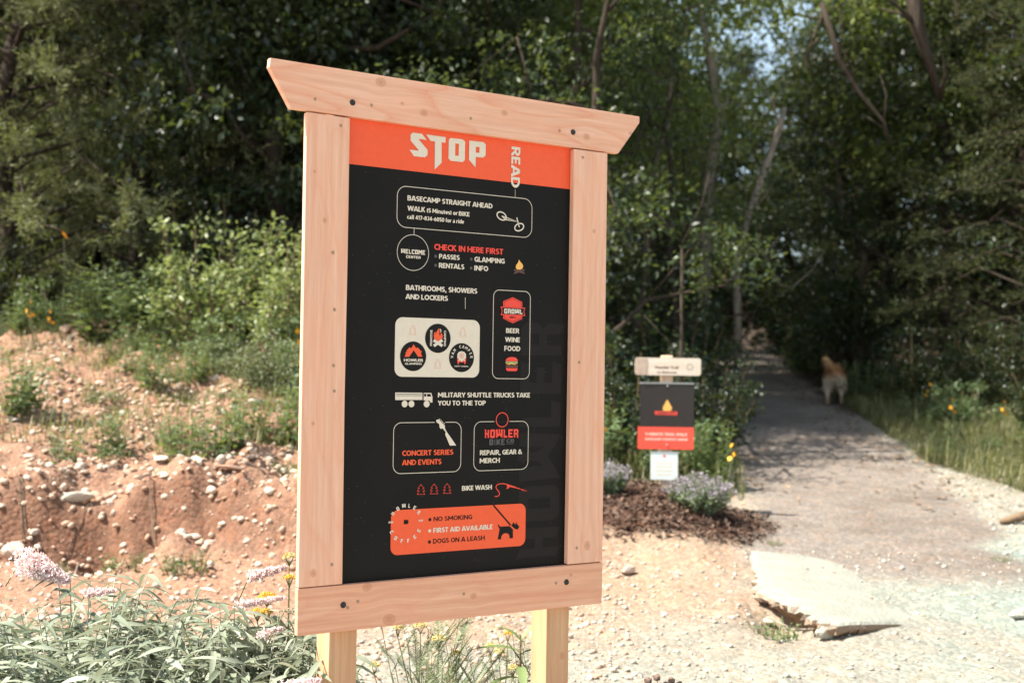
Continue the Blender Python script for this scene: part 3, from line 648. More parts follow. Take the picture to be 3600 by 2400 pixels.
# heavy sans letters drawn as strokes; cap height 1
def _arc(cx, cy, rx, ry, a0, a1, n=9):
    return [(cx + rx * math.cos(math.radians(a0 + (a1 - a0) * k / n)), cy + ry * math.sin(math.radians(a0 + (a1 - a0) * k / n))) for k in range(n + 1)]
_t, _b, _m = .905, .095, .50
SF = {
 'A': (.80, [[(.07, 0), (.36, .96)], [(.73, 0), (.44, .96)], [(.36, .94), (.44, .94)], [(.20, .27), (.60, .27)]]),
 'B': (.66, [[(.095, 0), (.095, 1)], [(.095, _t), (.32, _t)] + _arc(.34, .715, .17, .19, 90, -90)[1:] + [(.095, .525)], [(.095, .525), (.36, .525)] + _arc(.36, .31, .21, .215, 90, -90)[1:] + [(.095, _b)]]),
 'C': (.66, [_arc(.43, .5, .335, .405, 50, 310, 14)]),
 'D': (.74, [[(.095, 0), (.095, 1)], [(.095, _t), (.28, _t)] + _arc(.28, .5, .365, .405, 90, -90, 12)[1:] + [(.095, _b)]]),
 'E': (.56, [[(.095, 0), (.095, 1)], [(.095, _t), (.52, _t)], [(.095, _m), (.47, _m)], [(.095, _b), (.52, _b)]]),
 'F': (.54, [[(.095, 0), (.095, 1)], [(.095, _t), (.52, _t)], [(.095, .47), (.46, .47)]]),
 'G': (.72, [_arc(.43, .5, .335, .405, 50, 320, 14), [(.615, .05), (.615, .47)], [(.42, .45), (.70, .45)]]),
 'H': (.74, [[(.095, 0), (.095, 1)], [(.645, 0), (.645, 1)], [(.095, .51), (.645, .51)]]),
 'I': (.28, [[(.14, 0), (.14, 1)]]),
 'K': (.68, [[(.095, 0), (.095, 1)], [(.13, .48), (.58, 1)], [(.22, .56), (.62, 0)]]),
 'L': (.54, [[(.095, 0), (.095, 1)], [(.095, _b), (.52, _b)]]),
 'M': (.92, [[(.095, 0), (.125, 1)], [(.825, 0), (.795, 1)], [(.13, .93), (.46, .28)], [(.79, .93), (.46, .28)]]),
 'N': (.76, [[(.095, 0), (.095, 1)], [(.665, 0), (.665, 1)], [(.10, .93), (.66, .07)]]),
 'O': (.82, [_arc(.41, .5, .315, .405, 0, 360, 22)]),
 'P': (.62, [[(.095, 0), (.095, 1)], [(.095, _t), (.32, _t)] + _arc(.33, .68, .20, .225, 90, -90)[1:] + [(.095, .455)]]),
 'R': (.66, [[(.095, 0), (.095, 1)], [(.095, _t), (.32, _t)] + _arc(.33, .69, .19, .215, 90, -90)[1:] + [(.095, .475)], [(.30, .46), (.60, 0)]]),
 'S': (.58, [_arc(.31, .70, .205, .205, 40, 210, 9) + [(.20, .56), (.38, .46)] + _arc(.27, .30, .215, .205, 20, -140, 9)]),
 'T': (.62, [[(.31, 0), (.31, 1)], [(.02, _t), (.60, _t)]]),
 'U': (.72, [[(.095, 1), (.095, .36)] + _arc(.36, .36, .265, .265, 180, 360)[1:] + [(.625, 1)]]),
 'V': (.76, [[(.07, 1), (.35, .04)], [(.69, 1), (.41, .04)], [(.35, .06), (.41, .06)]]),
 'W': (1.12, [[(.07, 1), (.29, .05)], [(.54, .97), (.31, .05)], [(.58, .97), (.81, .05)], [(1.05, 1), (.83, .05)]]),
 'Y': (.70, [[(.35, 0), (.35, .45)], [(.06, 1), (.35, .44)], [(.64, 1), (.35, .44)]]),
 '&': (.80, [[(.74, 0), (.26, .60)] + _arc(.33, .74, .15, .165, 220, 0, 8) + [(.30, .50)] + _arc(.28, .29, .20, .20, 120, 300, 8) + [(.58, .28), (.68, .48)]]),
 ',': (.26, [[(.15, .17), (.09, -.16)]]), '-': (.42, [[(.05, .40), (.37, .40)]]),
 '(': (.30, [_arc(.42, .44, .29, .66, 135, 225, 8)]), ')': (.30, [_arc(-.12, .44, .29, .66, 45, -45, 8)]),
 '0': (.62, [_arc(.31, .5, .22, .405, 0, 360, 18)]), '1': (.44, [[(.27, 0), (.27, 1)], [(.30, .93), (.05, .75)]]),
 '3': (.60, [_arc(.27, .70, .19, .205, 130, -80, 9), _arc(.27, .295, .22, .205, 80, -140, 9)]),
 '4': (.64, [[(.44, 0), (.44, 1)], [(.42, .95), (.10, .30)], [(.04, .27), (.62, .27)]]),
 '5': (.60, [[(.53, _t), (.14, _t)], [(.15, .95), (.12, .50)], _arc(.28, .32, .22, .225, 115, -140, 10)]),
 '6': (.62, [_arc(.31, .31, .215, .215, 0, 360, 16), _arc(.66, .32, .56, .66, 118, 178, 7)]),
 '7': (.56, [[(.03, _t), (.50, _t)], [(.47, .88), (.19, 0)]]), '8': (.62, [_arc(.31, .70, .175, .20, 0, 360, 14), _arc(.31, .30, .215, .21, 0, 360, 14)]),
 'a': (.56, [_arc(.25, .33, .18, .33, 120, 0, 7) + [(.43, 0)], _arc(.26, .20, .165, .135, 0, 360, 12)]),
 'c': (.50, [_arc(.31, .345, .215, .265, 50, 310, 12)]), 'd': (.60, [[(.495, 0), (.495, 1.02)], _arc(.29, .345, .205, .26, 0, 360, 14)]),
 'e': (.58, [_arc(.30, .345, .205, .265, 0, 310, 14), [(.10, .34), (.50, .34)]]),
 'f': (.38, [[(.16, 0), (.16, .78)] + _arc(.32, .78, .16, .15, 180, 80, 5), [(.02, .60), (.34, .60)]]),
 'i': (.26, [[(.13, 0), (.13, .70)], [(.13, .80), (.13, .99)]]), 'l': (.26, [[(.13, 0), (.13, 1.02)]]),
 'n': (.60, [[(.09, 0), (.09, .70)], _arc(.30, .39, .20, .225, 165, 0, 8) + [(.50, 0)]]),
 'o': (.62, [_arc(.31, .345, .215, .265, 0, 360, 16)]), 'r': (.42, [[(.09, 0), (.09, .70)], _arc(.32, .36, .22, .25, 165, 80, 5)]),
 's': (.46, [_arc(.235, .495, .145, .125, 40, 220, 8) + _arc(.225, .205, .15, .125, 40, -140, 8)]),
 't': (.40, [[(.17, .88), (.17, .22)] + _arc(.30, .22, .13, .135, 180, 280, 5), [(.02, .60), (.37, .60)]]),
 'u': (.60, [[(.09, .70), (.09, .30)] + _arc(.29, .30, .20, .225, 180, 345, 8), [(.50, 0), (.50, .70)]]),
 'h': (.60, [[(.09, 0), (.09, 1.02)], _arc(.30, .39, .20, .225, 165, 0, 8) + [(.50, 0)]]),
 'm': (.90, [[(.09, 0), (.09, .70)], _arc(.27, .40, .18, .215, 165, 0, 8) + [(.45, 0)], _arc(.63, .40, .18, .215, 165, 0, 8) + [(.81, 0)]]),
 'W_': (1, [])}
def text_mesh(s, wt=.19):
    V = []; F = []; x = 0.0
    for ch in s:
        if ch == ' ': x += .30; continue
        w, st = SF[ch]
        for k, ln in enumerate(st):
            closed = len(ln) > 10 and abs(ln[0][0] - ln[-1][0]) < 1e-6 and abs(ln[0][1] - ln[-1][1]) < 1e-6
            v, f = stroke_loops([(x + px, py) for px, py in (ln[:-1] if closed else ln)], wt, closed)
            b = len(V); V += [(p[0], p[1], float(k)) for p in v]; F += [tuple(i + b for i in q) for q in f]
        x += w + .045
    return np.array(V), F
CAPH, CAP0 = 1.0, 0.0

def rrect(l, r, t, b, rad, n=8):
    out = []
    for cx, cy, a0 in ((r - rad, t + rad, -90), (r - rad, b - rad, 0), (l + rad, b - rad, 90), (l + rad, t + rad, 180)):
        for k in range(n + 1):
            a = math.radians(a0 + 90 * k / n); out.append((cx + rad * math.cos(a), cy + rad * math.sin(a)))
    return out

def draw_art(art, parent, y0):
    for it in art:
        k = it[0]
        if k == 'P':
            V, F = fill_loops(it[4]); flat_obj(it[1], [v[:2] for v in V], F, PRINT[it[2]], it[3], parent, y0)
        elif k == 'L':
            V, F = stroke_loops(it[4], it[5], it[6]); flat_obj(it[1], V, F, PRINT[it[2]], it[3], parent, y0)
        elif k == 'R':
            pts = rrect(it[4], it[5], it[6], it[7], it[8])
            if it[9]: V, F = stroke_loops(pts, it[9], 1)
            else: V, F = pts, [tuple(range(len(pts)))]
            flat_obj(it[1], V, F, PRINT[it[2]], it[3], parent, y0)
        elif k == 'C':
            (cx, cy), r = it[4], it[5]
            pts = [(cx + r * math.cos(a), cy + r * math.sin(a)) for a in np.linspace(0, 2 * math.pi, 41)[:-1]]
            if it[6]: V, F = stroke_loops(pts, it[6], 1)
            else: V, F = pts, [tuple(range(40))]
            flat_obj(it[1], V, F, PRINT[it[2]], it[3], parent, y0)
        elif k == 'T':
            s, c, lay, (ox, oy), w, h, ang, font = it[1:]
            if font == 'm': v, f = metal_text(s); v = v.copy(); ch, c0 = 1.0, 0.0
            else: v, f = text_mesh(s, .205 if c != 'black' else .165); ch, c0 = CAPH, CAP0
            x = (v[:, 0] - v[:, 0].min()) * w / (v[:, 0].max() - v[:, 0].min()); y = (v[:, 1] - c0) * h / ch
            a = math.radians(ang)   # 90 reads downwards, -90 upwards
            V = [(ox + px * math.cos(a) + py * math.sin(a), oy + px * math.sin(a) - py * math.cos(a), pz) for px, py, pz in zip(x, y, v[:, 2])]
            flat_obj('lettering', V, f, PRINT[c], lay, parent, y0)
        elif k == 'G':
            s, c, lay, (ox, oy), ang, h = it[1:]
            if s[0] == 'm' and len(s) > 1: v, f = metal_text(s[1:]); ch = 1.0
            else: v, f = text_mesh(s); ch = CAPH
            x = (v[:, 0] - (v[:, 0].min() + v[:, 0].max()) / 2) * h / ch; y = (v[:, 1] - (v[:, 1].min() + v[:, 1].max()) / 2) * h / ch
            a = math.radians(ang)   # anticlockwise as seen
            V = [(ox + px * math.cos(a) - py * math.sin(a), oy - px * math.sin(a) - py * math.cos(a), pz) for px, py, pz in zip(x, y, v[:, 2])]
            flat_obj('letter', V, f, PRINT[c], lay, parent, y0)

M_BOLT = plain_mat('black_bolt', (.012, .012, .014), .45, .2, 300, .5)
M_SCREW = plain_mat('screw_steel', (.34, .23, .15), .6, .3, 300, .2)

def big_sign():
    root = empty('trailhead_sign', (-0.58432, 3.52436, 2.31937), math.radians(32.771))
    tag(root, 'tall trailhead sign with raw pine frame round a black and orange printed panel', 'sign')
    def board(name, pts, y0, y1, m, label=None):
        mb = MB(); mb.prism(pts, y0, y1)
        o = link(name, mb.mesh(name, m, bevel=.0022), root)
        if label: o['label'] = label
        return o
    W, H1, H2 = 1.0545, 1.33, .1312
    wl = wood_mat('pine_left', 'z', [(-.39, .086, .005), (-.165, .026, .004), (-.30, .06, .006), (-.55, .095, .0045), (-.872, .036, .005), (-1.29, .045, .009)], seed=1.3, flame=.35)
    wr = wood_mat('pine_right', 'z', [(-.262, 1.004, .006), (-1.272, .993, .012)], seed=7.7, flame=.35)
    wh = wood_mat('pine_header', 'x', [(.2288, .115, .013), (.3729, .043, .010), (.6549, .078, .009), (.9689, .040, .010), (1.1479, .071, .007), (.30, .062, .005)], seed=3.1, flame=.8)
    wb = wood_mat('pine_bottom', 'x', [(.2126, -1.342, .012), (.2852, -1.4415, .016), (.57, -1.397, .009), (.93, -1.36, .006)], light=(.76, .44, .29), dark=(.60, .29, .175), seed=5.2, flame=.3)
    wp = wood_mat('pine_post', 'z', [(-1.62, .92, .010)], light=(.62, .395, .23), dark=(.45, .255, .135), seed=9.1, flame=.5)
    # boards: header with splayed ends, two uprights, bottom rail
    board('header_board', [(-.111, .1365), (1.185, .1315), (1.185, .110), (1.0985, -.0010), (-.048, .0045), (-.1135, .1105)], -.0004, .0215, wh)
    board('side_board', [(0, 0.0), (.1330, -.001), (.1336, -.40), (.1320, -.80), (.1347, -1.3275), (.0005, -1.3275)], 0, .0205, wl)
    board('side_board', [(.9205, -.0045), (1.0545, -.0045), (1.0545, -1.3270), (.9166, -1.3270), (.9195, -.7)], 0, .0205, wr)
    board('bottom_board', [(-.001, -1.3305), (1.0560, -1.3298), (1.0545, -1.4612), (0, -1.4612)], 0, .0210, wb)
    for u in (.110, .8585):
        mb = MB(); mb.box((u, .0285, -2.42), (u + .087, .1165, .115))
        link('post', mb.mesh('post', wp, bevel=.003), root)
    mb = MB(); mb.box((.095, .0222, -1.36), (.945, .0275, .03))
    panel = link('panel', mb.mesh('panel', panel_black()), root)
    band = flat_obj('header_band', [(.10, -.012), (.94, -.012), (.94, .1315), (.10, .1287)], [(0, 1, 2, 3)], PRINT['orange'], 0, panel, .0222)
    draw_art(ART, panel, .0222)
    # black bolts and small screws sunk in the boards
    def disc(name, u, v, r, m, y, dome):
        mb = MB()
        n = 14 if name == 'bolt' else 10
        vs = [(r * math.cos(2 * math.pi * k / n), 0, r * math.sin(2 * math.pi * k / n)) for k in range(n)]
        vs += [(q[0] * .72, -dome, q[2] * .72) for q in vs] + [(q[0] * .38, -dome * .55, q[2] * .38) for q in vs[:n]]
        fs = [(i, (i + 1) % n, n + (i + 1) % n, n + i) for i in range(n)] + [(n + i, n + (i + 1) % n, 2 * n + (i + 1) % n, 2 * n + i) for i in range(n)] + [tuple(2 * n + i for i in range(n))]
        mb.add(vs, fs)
        return link(name, mb.mesh(name, m), root, (u, y, -v))
    for u, v in [(.1398, -.0443), (.9152, -.0484), (.1383, 1.3865), (.9128, 1.3822)]:
        disc('bolt', u, v, .0092, M_BOLT, -.0008, .0045)
    for u, v in [(.024, -.0391), (.2001, -.0442), (.5343, -.0463), (.8631, -.0467), (.1045, .0261), (.095, .709), (.101, 1.27), (.087, .389), (.095, .551),
                 (.099, .781), (.9552, .0284), (.951, .686), (.9515, 1.2769), (.1527, 1.3954), (.184, 1.3807), (.5356, 1.3882), (.8727, 1.382)]:
        disc('screw', u, v, .0048, M_SCREW, -.0006, .0012)
big_sign()

# ------------------------------------------------------------ the small trail sign in the mulch bed
def small_sign():
    root = empty('trail_marker', (1.135, 9.2, hz(1.135, 9.2) - .03), math.radians(-2))
    tag(root, 'small trail marker in the mulch bed with plank, black and red plate, white notice', 'sign')
    s = .00317; zb = 1.6 + (859 - 1160) * s - (hz(1.135, 9.2) - .03)     # local height of the picture row 1160
    zt = lambda row: 1.6 + (859 - row) * s - root.location.z
    ux = lambda c: (c - 1535) * s
    wp = wood_mat('weathered_post', 'z', [], light=(.62, .47, .35), dark=(.48, .34, .24), seed=2.2, flame=.2)
    wq = wood_mat('bleached_plank', 'x', [], light=(.66, .60, .50), dark=(.60, .50, .40), seed=4.2, flame=.1)
    mb = MB(); mb.box((ux(1521), .0, -.25), (ux(1548), .085, zt(816)))
    link('post', mb.mesh('post', wp, bevel=.012), root)
    mb = MB(); mb.prism([(x, -z) for x, z in rrect(ux(1461), ux(1610.5), -zt(822), -zt(862), .018, 4)], -.03, -.001)
    pl = link('plank', mb.mesh('plank', wq), root)
    mb = MB(); mb.box((ux(1461.3), -.0325, zt(861)), (ux(1488), -.0302, zt(823.5)))
    link('dark_end', mb.mesh('dark_end', plain_mat('plank_end', (.42, .32, .25), .7, .1)), pl)  # left end of the plank in a darker tone
    white = plain_mat('notice_white', (.74, .80, .74), .5, .03)
    red = plain_mat('plate_red', (.84, .085, .05), .45, .03)
    mb = MB(); mb.box((ux(1473), -.014, zt(981)), (ux(1596.5), -.002, zt(880)))
    pb = link('black_plate', mb.mesh('black_plate', plain_mat('plate_black', (.022, .017, .015), .4, .1)), root)
    mb = MB(); mb.box((ux(1473), -.0145, zt(881.5)), (ux(1596.5), -.001, zt(878.5)))
    link('edge_strip', mb.mesh('edge_strip', plain_mat('aluminium', (.5, .5, .47), .4, .05)), root)
    mb = MB(); mb.box((ux(1469), -.016, zt(1031)), (ux(1596), -.001, zt(980.5)))
    pr = link('red_plate', mb.mesh('red_plate', red), root)
    mb = MB(); mb.prism([(x, -z) for x, z in rrect(ux(1499), ux(1561), -zt(1037), -zt(1101), .006, 3)], -.008, -.001)
    pn = link('notice', mb.mesh('notice', white), root)
    def txt(st, x0, x1, row, h, c, par, y, font='i'):
        draw_art([('T', st, c, 1, [ux(x0), -zt(row)], (x1 - x0) * s, h * s, 0, font)], par, y)
    txt('Thunder Trail', 1505, 1559, 846, 5.0, 'brown', pl, -.030)
    txt('to Welcome', 1511, 1555, 857, 4.6, 'brown', pl, -.030)
    draw_art([('C', 'arrow_badge', 'grey', 1, [ux(1585), -zt(842)], 6.5 * s, .9 * s)], pl, -.030)
    fl = [(1535, 917), (1530, 926), (1525, 936), (1526, 943), (1544, 943), (1546, 936), (1541, 927)]
    draw_art([('P', 'flame_symbol', 'yellow', 2, [[[ux(a), -zt(b)] for a, b in fl]])], pb, -.014)
    draw_art([('P', 'ribbon', 'red', 1, [[[ux(a), -zt(b)] for a, b in [(1507, 944), (1559, 945), (1557, 953), (1508, 952)]]])], pb, -.014)
    txt('HOWLER', 1512, 1553, 950.5, 4.5, 'brown', pb, -.0146, 'm')
    txt('5-MINUTE TRAIL WALK', 1486, 1582, 1000, 6.5, 'cream', pr, -.016)
    txt('BASECAMP STRAIGHT AHEAD', 1486, 1583, 1011, 5.5, 'cream', pr, -.016)
    draw_art([('P', 'warning_symbol', 'red', 1, [[[ux(a), -zt(b)] for a, b in [(1530, 1042), (1526, 1049), (1534, 1049)]]])], pn, -.008)
    for r, a, b in ((1063, 1508, 1551), (1071, 1510, 1550), (1080, 1509, 1551), (1089, 1512, 1548)):
        draw_art([('L', 'print_line', 'yellow', 1, [[ux(a), -zt(r)], [ux(b), -zt(r)]], .8 * s, 0)], pn, -.008)
    for r, y in ((886, -.014), (1021, -.016)):
        mb = MB(); mb.tube([(0, 0, 0), (0, -.006, 0)], [.008, .006], 10)
        link('bolt', mb.mesh('bolt', plain_mat('zinc_bolt', (.5, .5, .5), .35, .1, metal=.8)), root, (0, y, zt(r)))
small_sign()
# ------------------------------------------------------------ foliage
M_OAK = leaf_mat('leaf_oak', (.005, .012, .004), (.066, .098, .034), under=(.05, .075, .03), rough=.44, trans=.26, spec=.42)
M_DARKLEAF = leaf_mat('leaf_dark', (.003, .008, .003), (.034, .054, .022), under=(.03, .05, .02), rough=.42, trans=.18, spec=.4)
M_YOUNG = leaf_mat('leaf_young', (.11, .16, .03), (.34, .40, .10), under=(.2, .24, .09), rough=.45, trans=.5)
M_CEDAR = leaf_mat('leaf_cedar', (.014, .022, .009), (.100, .105, .042), rough=.75, trans=.12, spec=.2)
M_SOFT = leaf_mat('leaf_soft_cedar', (.050, .062, .028), (.21, .215, .115), rough=.75, trans=.25, spec=.2)
M_WEED = leaf_mat('leaf_weed', (.055, .10, .035), (.17, .23, .10), rough=.5, trans=.3)
M_GRASS = leaf_mat('leaf_grass', (.07, .085, .03), (.30, .27, .13), rough=.6, trans=.35)
def bark(name, c):
    m, nt, b = new_mat(name)
    p = coord(nt); mp = nd(nt, 'ShaderNodeMapping'); mp.inputs['Scale'].default_value = (9, 9, 1.6); nt.links.new(p, mp.inputs[0])
    v = noise(nt, mp.outputs[0], 2.5, 5, .65)
    nt.links.new(ramp(nt, v, [(.3, tuple(q * .45 for q in c)), (.6, c), (.8, tuple(min(1, q * 1.5) for q in c))]), b.inputs['Base Color'])
    b.inputs['Roughness'].default_value = .9; b.inputs['Specular IOR Level'].default_value = .1
    bump(nt, b, v, .7, .02)
    return m
M_BARK = bark('bark_dark', (.055, .042, .032))
M_PALEBARK = bark('bark_pale', (.30, .25, .20))
M_MIDBARK = bark('bark_mid', (.16, .125, .095))
M_STEM = plain_mat('stem_green', (.16, .18, .08), .6, .3)
M_TWIG = plain_mat('stem_brown', (.16, .105, .06), .8, .3)

def leaf_quads(C, D, N, L, Wd, fold=.18):
    """folded diamond leaves: base C, direction D, normal N, length L, width Wd"""
    D = D / np.linalg.norm(D, axis=1, keepdims=True)
    S = np.cross(D, N); S /= np.linalg.norm(S, axis=1, keepdims=True) + 1e-9
    Nn = np.cross(S, D)
    L = L[:, None]; Wd = Wd[:, None]
    base = C; tip = C + D * L; mid = C + D * L * .48 - Nn * Wd * fold
    V = np.stack([base, mid + S * Wd * .5 + Nn * Wd * fold * 2, tip, mid - S * Wd * .5 + Nn * Wd * fold * 2], 1).reshape(-1, 3)
    n = len(C); i = np.arange(n)[:, None] * 4
    F = np.concatenate([i + [0, 1, 2], i + [0, 2, 3]], 1).reshape(-1, 3)
    return V, F

def unit(n, g): v = g.normal(size=(n, 3)); return v / np.linalg.norm(v, axis=1, keepdims=True)

def clumps_mesh(name, centers, radii, per, lsize, mat, g, flat=.55, wr=.55):
    Cs = []; Ds = []; Ns = []; Ls = []
    for c, r in zip(centers, radii):
        n = max(8, int(per * (r / .5) ** 1.6))
        d = unit(n, g) * (g.random((n, 1)) ** .45) * r * np.array([1, 1, flat])
        # twigs inside the clump: leaves gather on a few lines
        tw = unit(9, g) * np.array([1, 1, flat]) * r
        k = g.integers(0, 9, n); t = g.random((n, 1))
        d = np.where(g.random((n, 1)) < .6, tw[k] * t + g.normal(size=(n, 3)) * r * .10, d)
        Cs.append(c + d); Ds.append(d / (np.linalg.norm(d, axis=1, keepdims=True) + 1e-6) * .6 + unit(n, g) + np.array([0, 0, -.25]))
        Ns.append(unit(n, g) * .75 + np.array([-.25, -.1, .75])); Ls.append(lsize * (.6 + .7 * g.random(n)))
    C, D, N, L = map(np.concatenate, (Cs, Ds, Ns, Ls))
    V, F = leaf_quads(C, D, N, L, L * wr)
    return mesh_np(name, V, F, mat)

def grow_limbs(mb, h, r0, g, n=9, spread=2.2, low=.25, lean=(0, 0), crook=.12, sides=7):
    """trunk and limbs; returns the limb ends"""
    pts = [Vector((0, 0, -.3))]; k = 9
    for i in range(1, k + 1):
        z = h * i / k
        pts.append(Vector((lean[0] * z + g.normal() * crook * (i > 1), lean[1] * z + g.normal() * crook * (i > 1), z)))
    mb.tube(pts, [r0 * (1.35 if i == 0 else (1 - .85 * i / k)) for i in range(k + 1)], sides)
    ends = []
    for j in range(n):
        t = low + (1 - low) * (j + g.random() * .8) / n
        i = min(int(t * k), k - 1); b = pts[i].lerp(pts[i + 1], t * k - i)
        a = g.random() * 2 * math.pi; ln = spread * (1.1 - .6 * t) * (.7 + .5 * g.random())
        d = Vector((math.cos(a), math.sin(a), .15 + .5 * g.random())).normalized()
        q = [b]; rr = r0 * (1 - .85 * t) * .5 + .008
        for s in range(1, 5):
            q.append(b + d * ln * s / 4 + Vector(g.normal(size=3)) * .07 * s + Vector((0, 0, .05 * s * s * .3)))
        mb.tube(q, [rr * (1 - .8 * s / 4) for s in range(5)], 5)
        ends += [q[2], q[3], q[4]]
        for s in (2, 3):
            e = q[s] + Vector(g.normal(size=3)) * ln * .28; mb.tube([q[s], q[s].lerp(e, .5) + Vector(g.normal(size=3)) * .05, e], [rr * .4, rr * .25, .004], 4); ends.append(e)
    ends.append(pts[-1])
    return ends

def broadleaf(name, h, spread, nlimb, low, leafmat, lsize, per, seed, barkm=None, lean=(0, 0), rmul=1.0, r0=None):
    g = np.random.default_rng(seed); mb = MB()
    ends = grow_limbs(mb, h, r0 or h * .014, g, nlimb, spread, low, lean, .1)
    root = empty(name)
    link('trunk', mb.mesh('trunk', barkm or M_BARK, True), root)
    cs = []; rs = []
    for e in ends:
        for _ in range(2):
            cs.append(np.array(e) + g.normal(size=3) * .28 * spread / 2.2); rs.append((.28 + .38 * g.random()) * rmul)
    link('crown', clumps_mesh('crown', cs, rs, per, lsize, leafmat, g), root)
    return root

def cedar(name, h, rad, seed, mat, n=52000, droop=.25, low=.04, blade=.055):
    g = np.random.default_rng(seed); mb = MB()
    pts = [Vector((g.normal() * .04 * i, g.normal() * .04 * i, -.2 + h * i / 7)) for i in range(8)]
    mb.tube(pts, [h * .014 * (1.1 - i / 7.5) for i in range(8)], 6)
    root = empty(name)
    nb = 120; br = []
    for j in range(nb):
        t = low + (1 - low) * (j / nb) ** .85; a = j * 2.4 + g.random(); ln = rad * (1.05 - t) ** .6 * (.65 + .5 * g.random())
        b = Vector((0, 0, h * t)); d = Vector((math.cos(a), math.sin(a), .35 - .2 * g.random())).normalized()
        e = b + d * ln; m_ = b.lerp(e, .55) + Vector((0, 0, .10 * ln)); e = e + Vector((0, 0, -droop * ln * g.random()))
        br.append((np.array(b), np.array(m_), np.array(e), ln))
        mb.tube([b, m_, e], [.012 + .006 * ln, .010, .003], 4, cap=False)
    link('trunk', mb.mesh('trunk', M_BARK, True), root)
    # sprays along every branch, blades along every spray
    w = np.array([b[3] for b in br]); k = g.choice(nb, size=n // 14, p=w / w.sum()); t = .25 + .8 * g.random((n // 14, 1))
    B0 = np.array([b[0] for b in br])[k]; B1 = np.array([b[1] for b in br])[k]; B2 = np.array([b[2] for b in br])[k]
    O = (1 - t) ** 2 * B0 + 2 * t * (1 - t) * B1 + t * t * B2
    sd = unit(len(O), g) + (B2 - B0) / (np.linalg.norm(B2 - B0, axis=1, keepdims=True)) * .7 + np.array([0, 0, .1])
    sl = .12 + .22 * g.random((len(O), 1))
    sd = sd / np.linalg.norm(sd, axis=1, keepdims=True)
    u = g.random((len(O), 14, 1))
    C = (O[:, None] + sd[:, None] * sl[:, None] * u + g.normal(size=(len(O), 14, 3)) * .012).reshape(-1, 3)
    D = (sd[:, None] * .8 + g.normal(size=(len(O), 14, 3)) * .55).reshape(-1, 3)
    N = unit(len(C), g); L = blade * (.6 + .8 * g.random(len(C)))
    D /= np.linalg.norm(D, axis=1, keepdims=True); S = np.cross(D, N); S /= np.linalg.norm(S, axis=1, keepdims=True) + 1e-9
    V = np.stack([C - S * L[:, None] * .13, C + S * L[:, None] * .13, C + D * L[:, None]], 1).reshape(-1, 3)
    link('crown', mesh_np('crown', V, np.arange(len(V)).reshape(-1, 3), mat), root)
    return root

def place(root, x, y, rz=0.0, s=1.0, sz=None, dz=-.08):
    root.location = (x, y, hz(x, y) + dz); root.rotation_euler = (0, 0, rz); root.scale = (s, s, sz or s)
    return root

T_OAK = [broadleaf('broadleaf_tree', 9.0, 2.5, 13, .16, M_OAK, .095, 190, 21), broadleaf('broadleaf_tree', 8.0, 2.3, 12, .08, M_DARKLEAF, .09, 200, 22),
         broadleaf('broadleaf_tree', 10.0, 2.9, 14, .30, M_OAK, .10, 180, 23), broadleaf('broadleaf_tree', 7.0, 2.1, 12, .03, M_DARKLEAF, .085, 190, 24)]
T_YOUNG = broadleaf('sapling', 6.5, 1.6, 10, .35, M_YOUNG, .085, 75, 25, lean=(.10, 0), barkm=M_MIDBARK, r0=.045)
T_CED = [cedar('cedar_tree', 7.5, 2.3, 31, M_CEDAR), cedar('cedar_tree', 9.0, 2.6, 32, M_CEDAR, 60000), cedar('cedar_tree', 6.5, 1.9, 33, M_SOFT, 60000, .35)]
T_AIRY = broadleaf('broadleaf_tree', 7.5, 2.2, 11, .12, M_OAK, .085, 62, 27)
_used = set()
def tree(T, x, y, rz, s, label, group, sz=None):
    if id(T) in _used: o = copy_tree(T)
    else: o = T; _used.add(id(T))
    place(o, x, y, rz, s, sz)
    tag(o, label, 'sapling' if 'sapling' in o.name else 'tree', group)
    return o

GL_, GR_ = 'trees of the wood left of the trail', 'trees of the wood right of the trail'
# left edge of the wood, from the picture's left edge to the trail
tree(T_CED[2], -5.2, 13.0, .4, 1.15, 'feathery olive-green cedar filling the left edge of the picture', GL_)
tree(T_CED[2], -4.2, 14.2, 2.4, 1.25, 'soft brownish cedar just right of the feathery one at the left edge', GL_)
tree(T_OAK[0], -3.2, 14.8, .3, .9, 'leafy tree with sun glints on its leaves, left of the big sign', GL_)
tree(T_OAK[1], -2.2, 15.4, 1.9, 1.0, 'dark broadleaf tree behind the left tip of the sign header', GL_)
tree(T_OAK[3], -1.4, 14.2, 4.0, .95, 'low-branched dark tree directly behind the upper left of the sign', GL_)
tree(T_OAK[2], -.5, 15.0, .9, .76, 'tall dark tree rising behind the middle of the sign header', GL_)
tree(T_AIRY, .55, 13.6, 2.2, .9, 'broadleaf tree behind the right half of the sign header', GL_)
tree(T_AIRY, .75, 11.9, 3.3, .76, 'dark tree just right of the sign, over the small trail marker', GL_)
tree(T_AIRY, 1.9, 15.2, .2, .62, 'dark bushy tree left of the trail behind the small marker', GL_)
tree(T_OAK[2], 1.0, 19.5, 5.1, .62, 'dark tree left of the trail further back, behind the bushy one', GL_)
for i_, (x_, y_, s_) in enumerate([(-7.2, 15.2, 1.35), (-5.6, 16.4, 1.5), (-3.6, 17.0, 1.5), (-2.6, 13.9, 1.15)]):
    tree(T_OAK[(0, 2, 0, 1)[i_]], x_, y_, 1.1 + 2 * i_, s_, ('tall tree rising out of the picture at the far left, behind the cedars', 'tall tree behind the soft brownish cedar, its top out of the picture', 'tall tree behind the glinting one left of the big sign', 'dark tree just behind the sunny yellow-green shrubs')[i_], GL_)
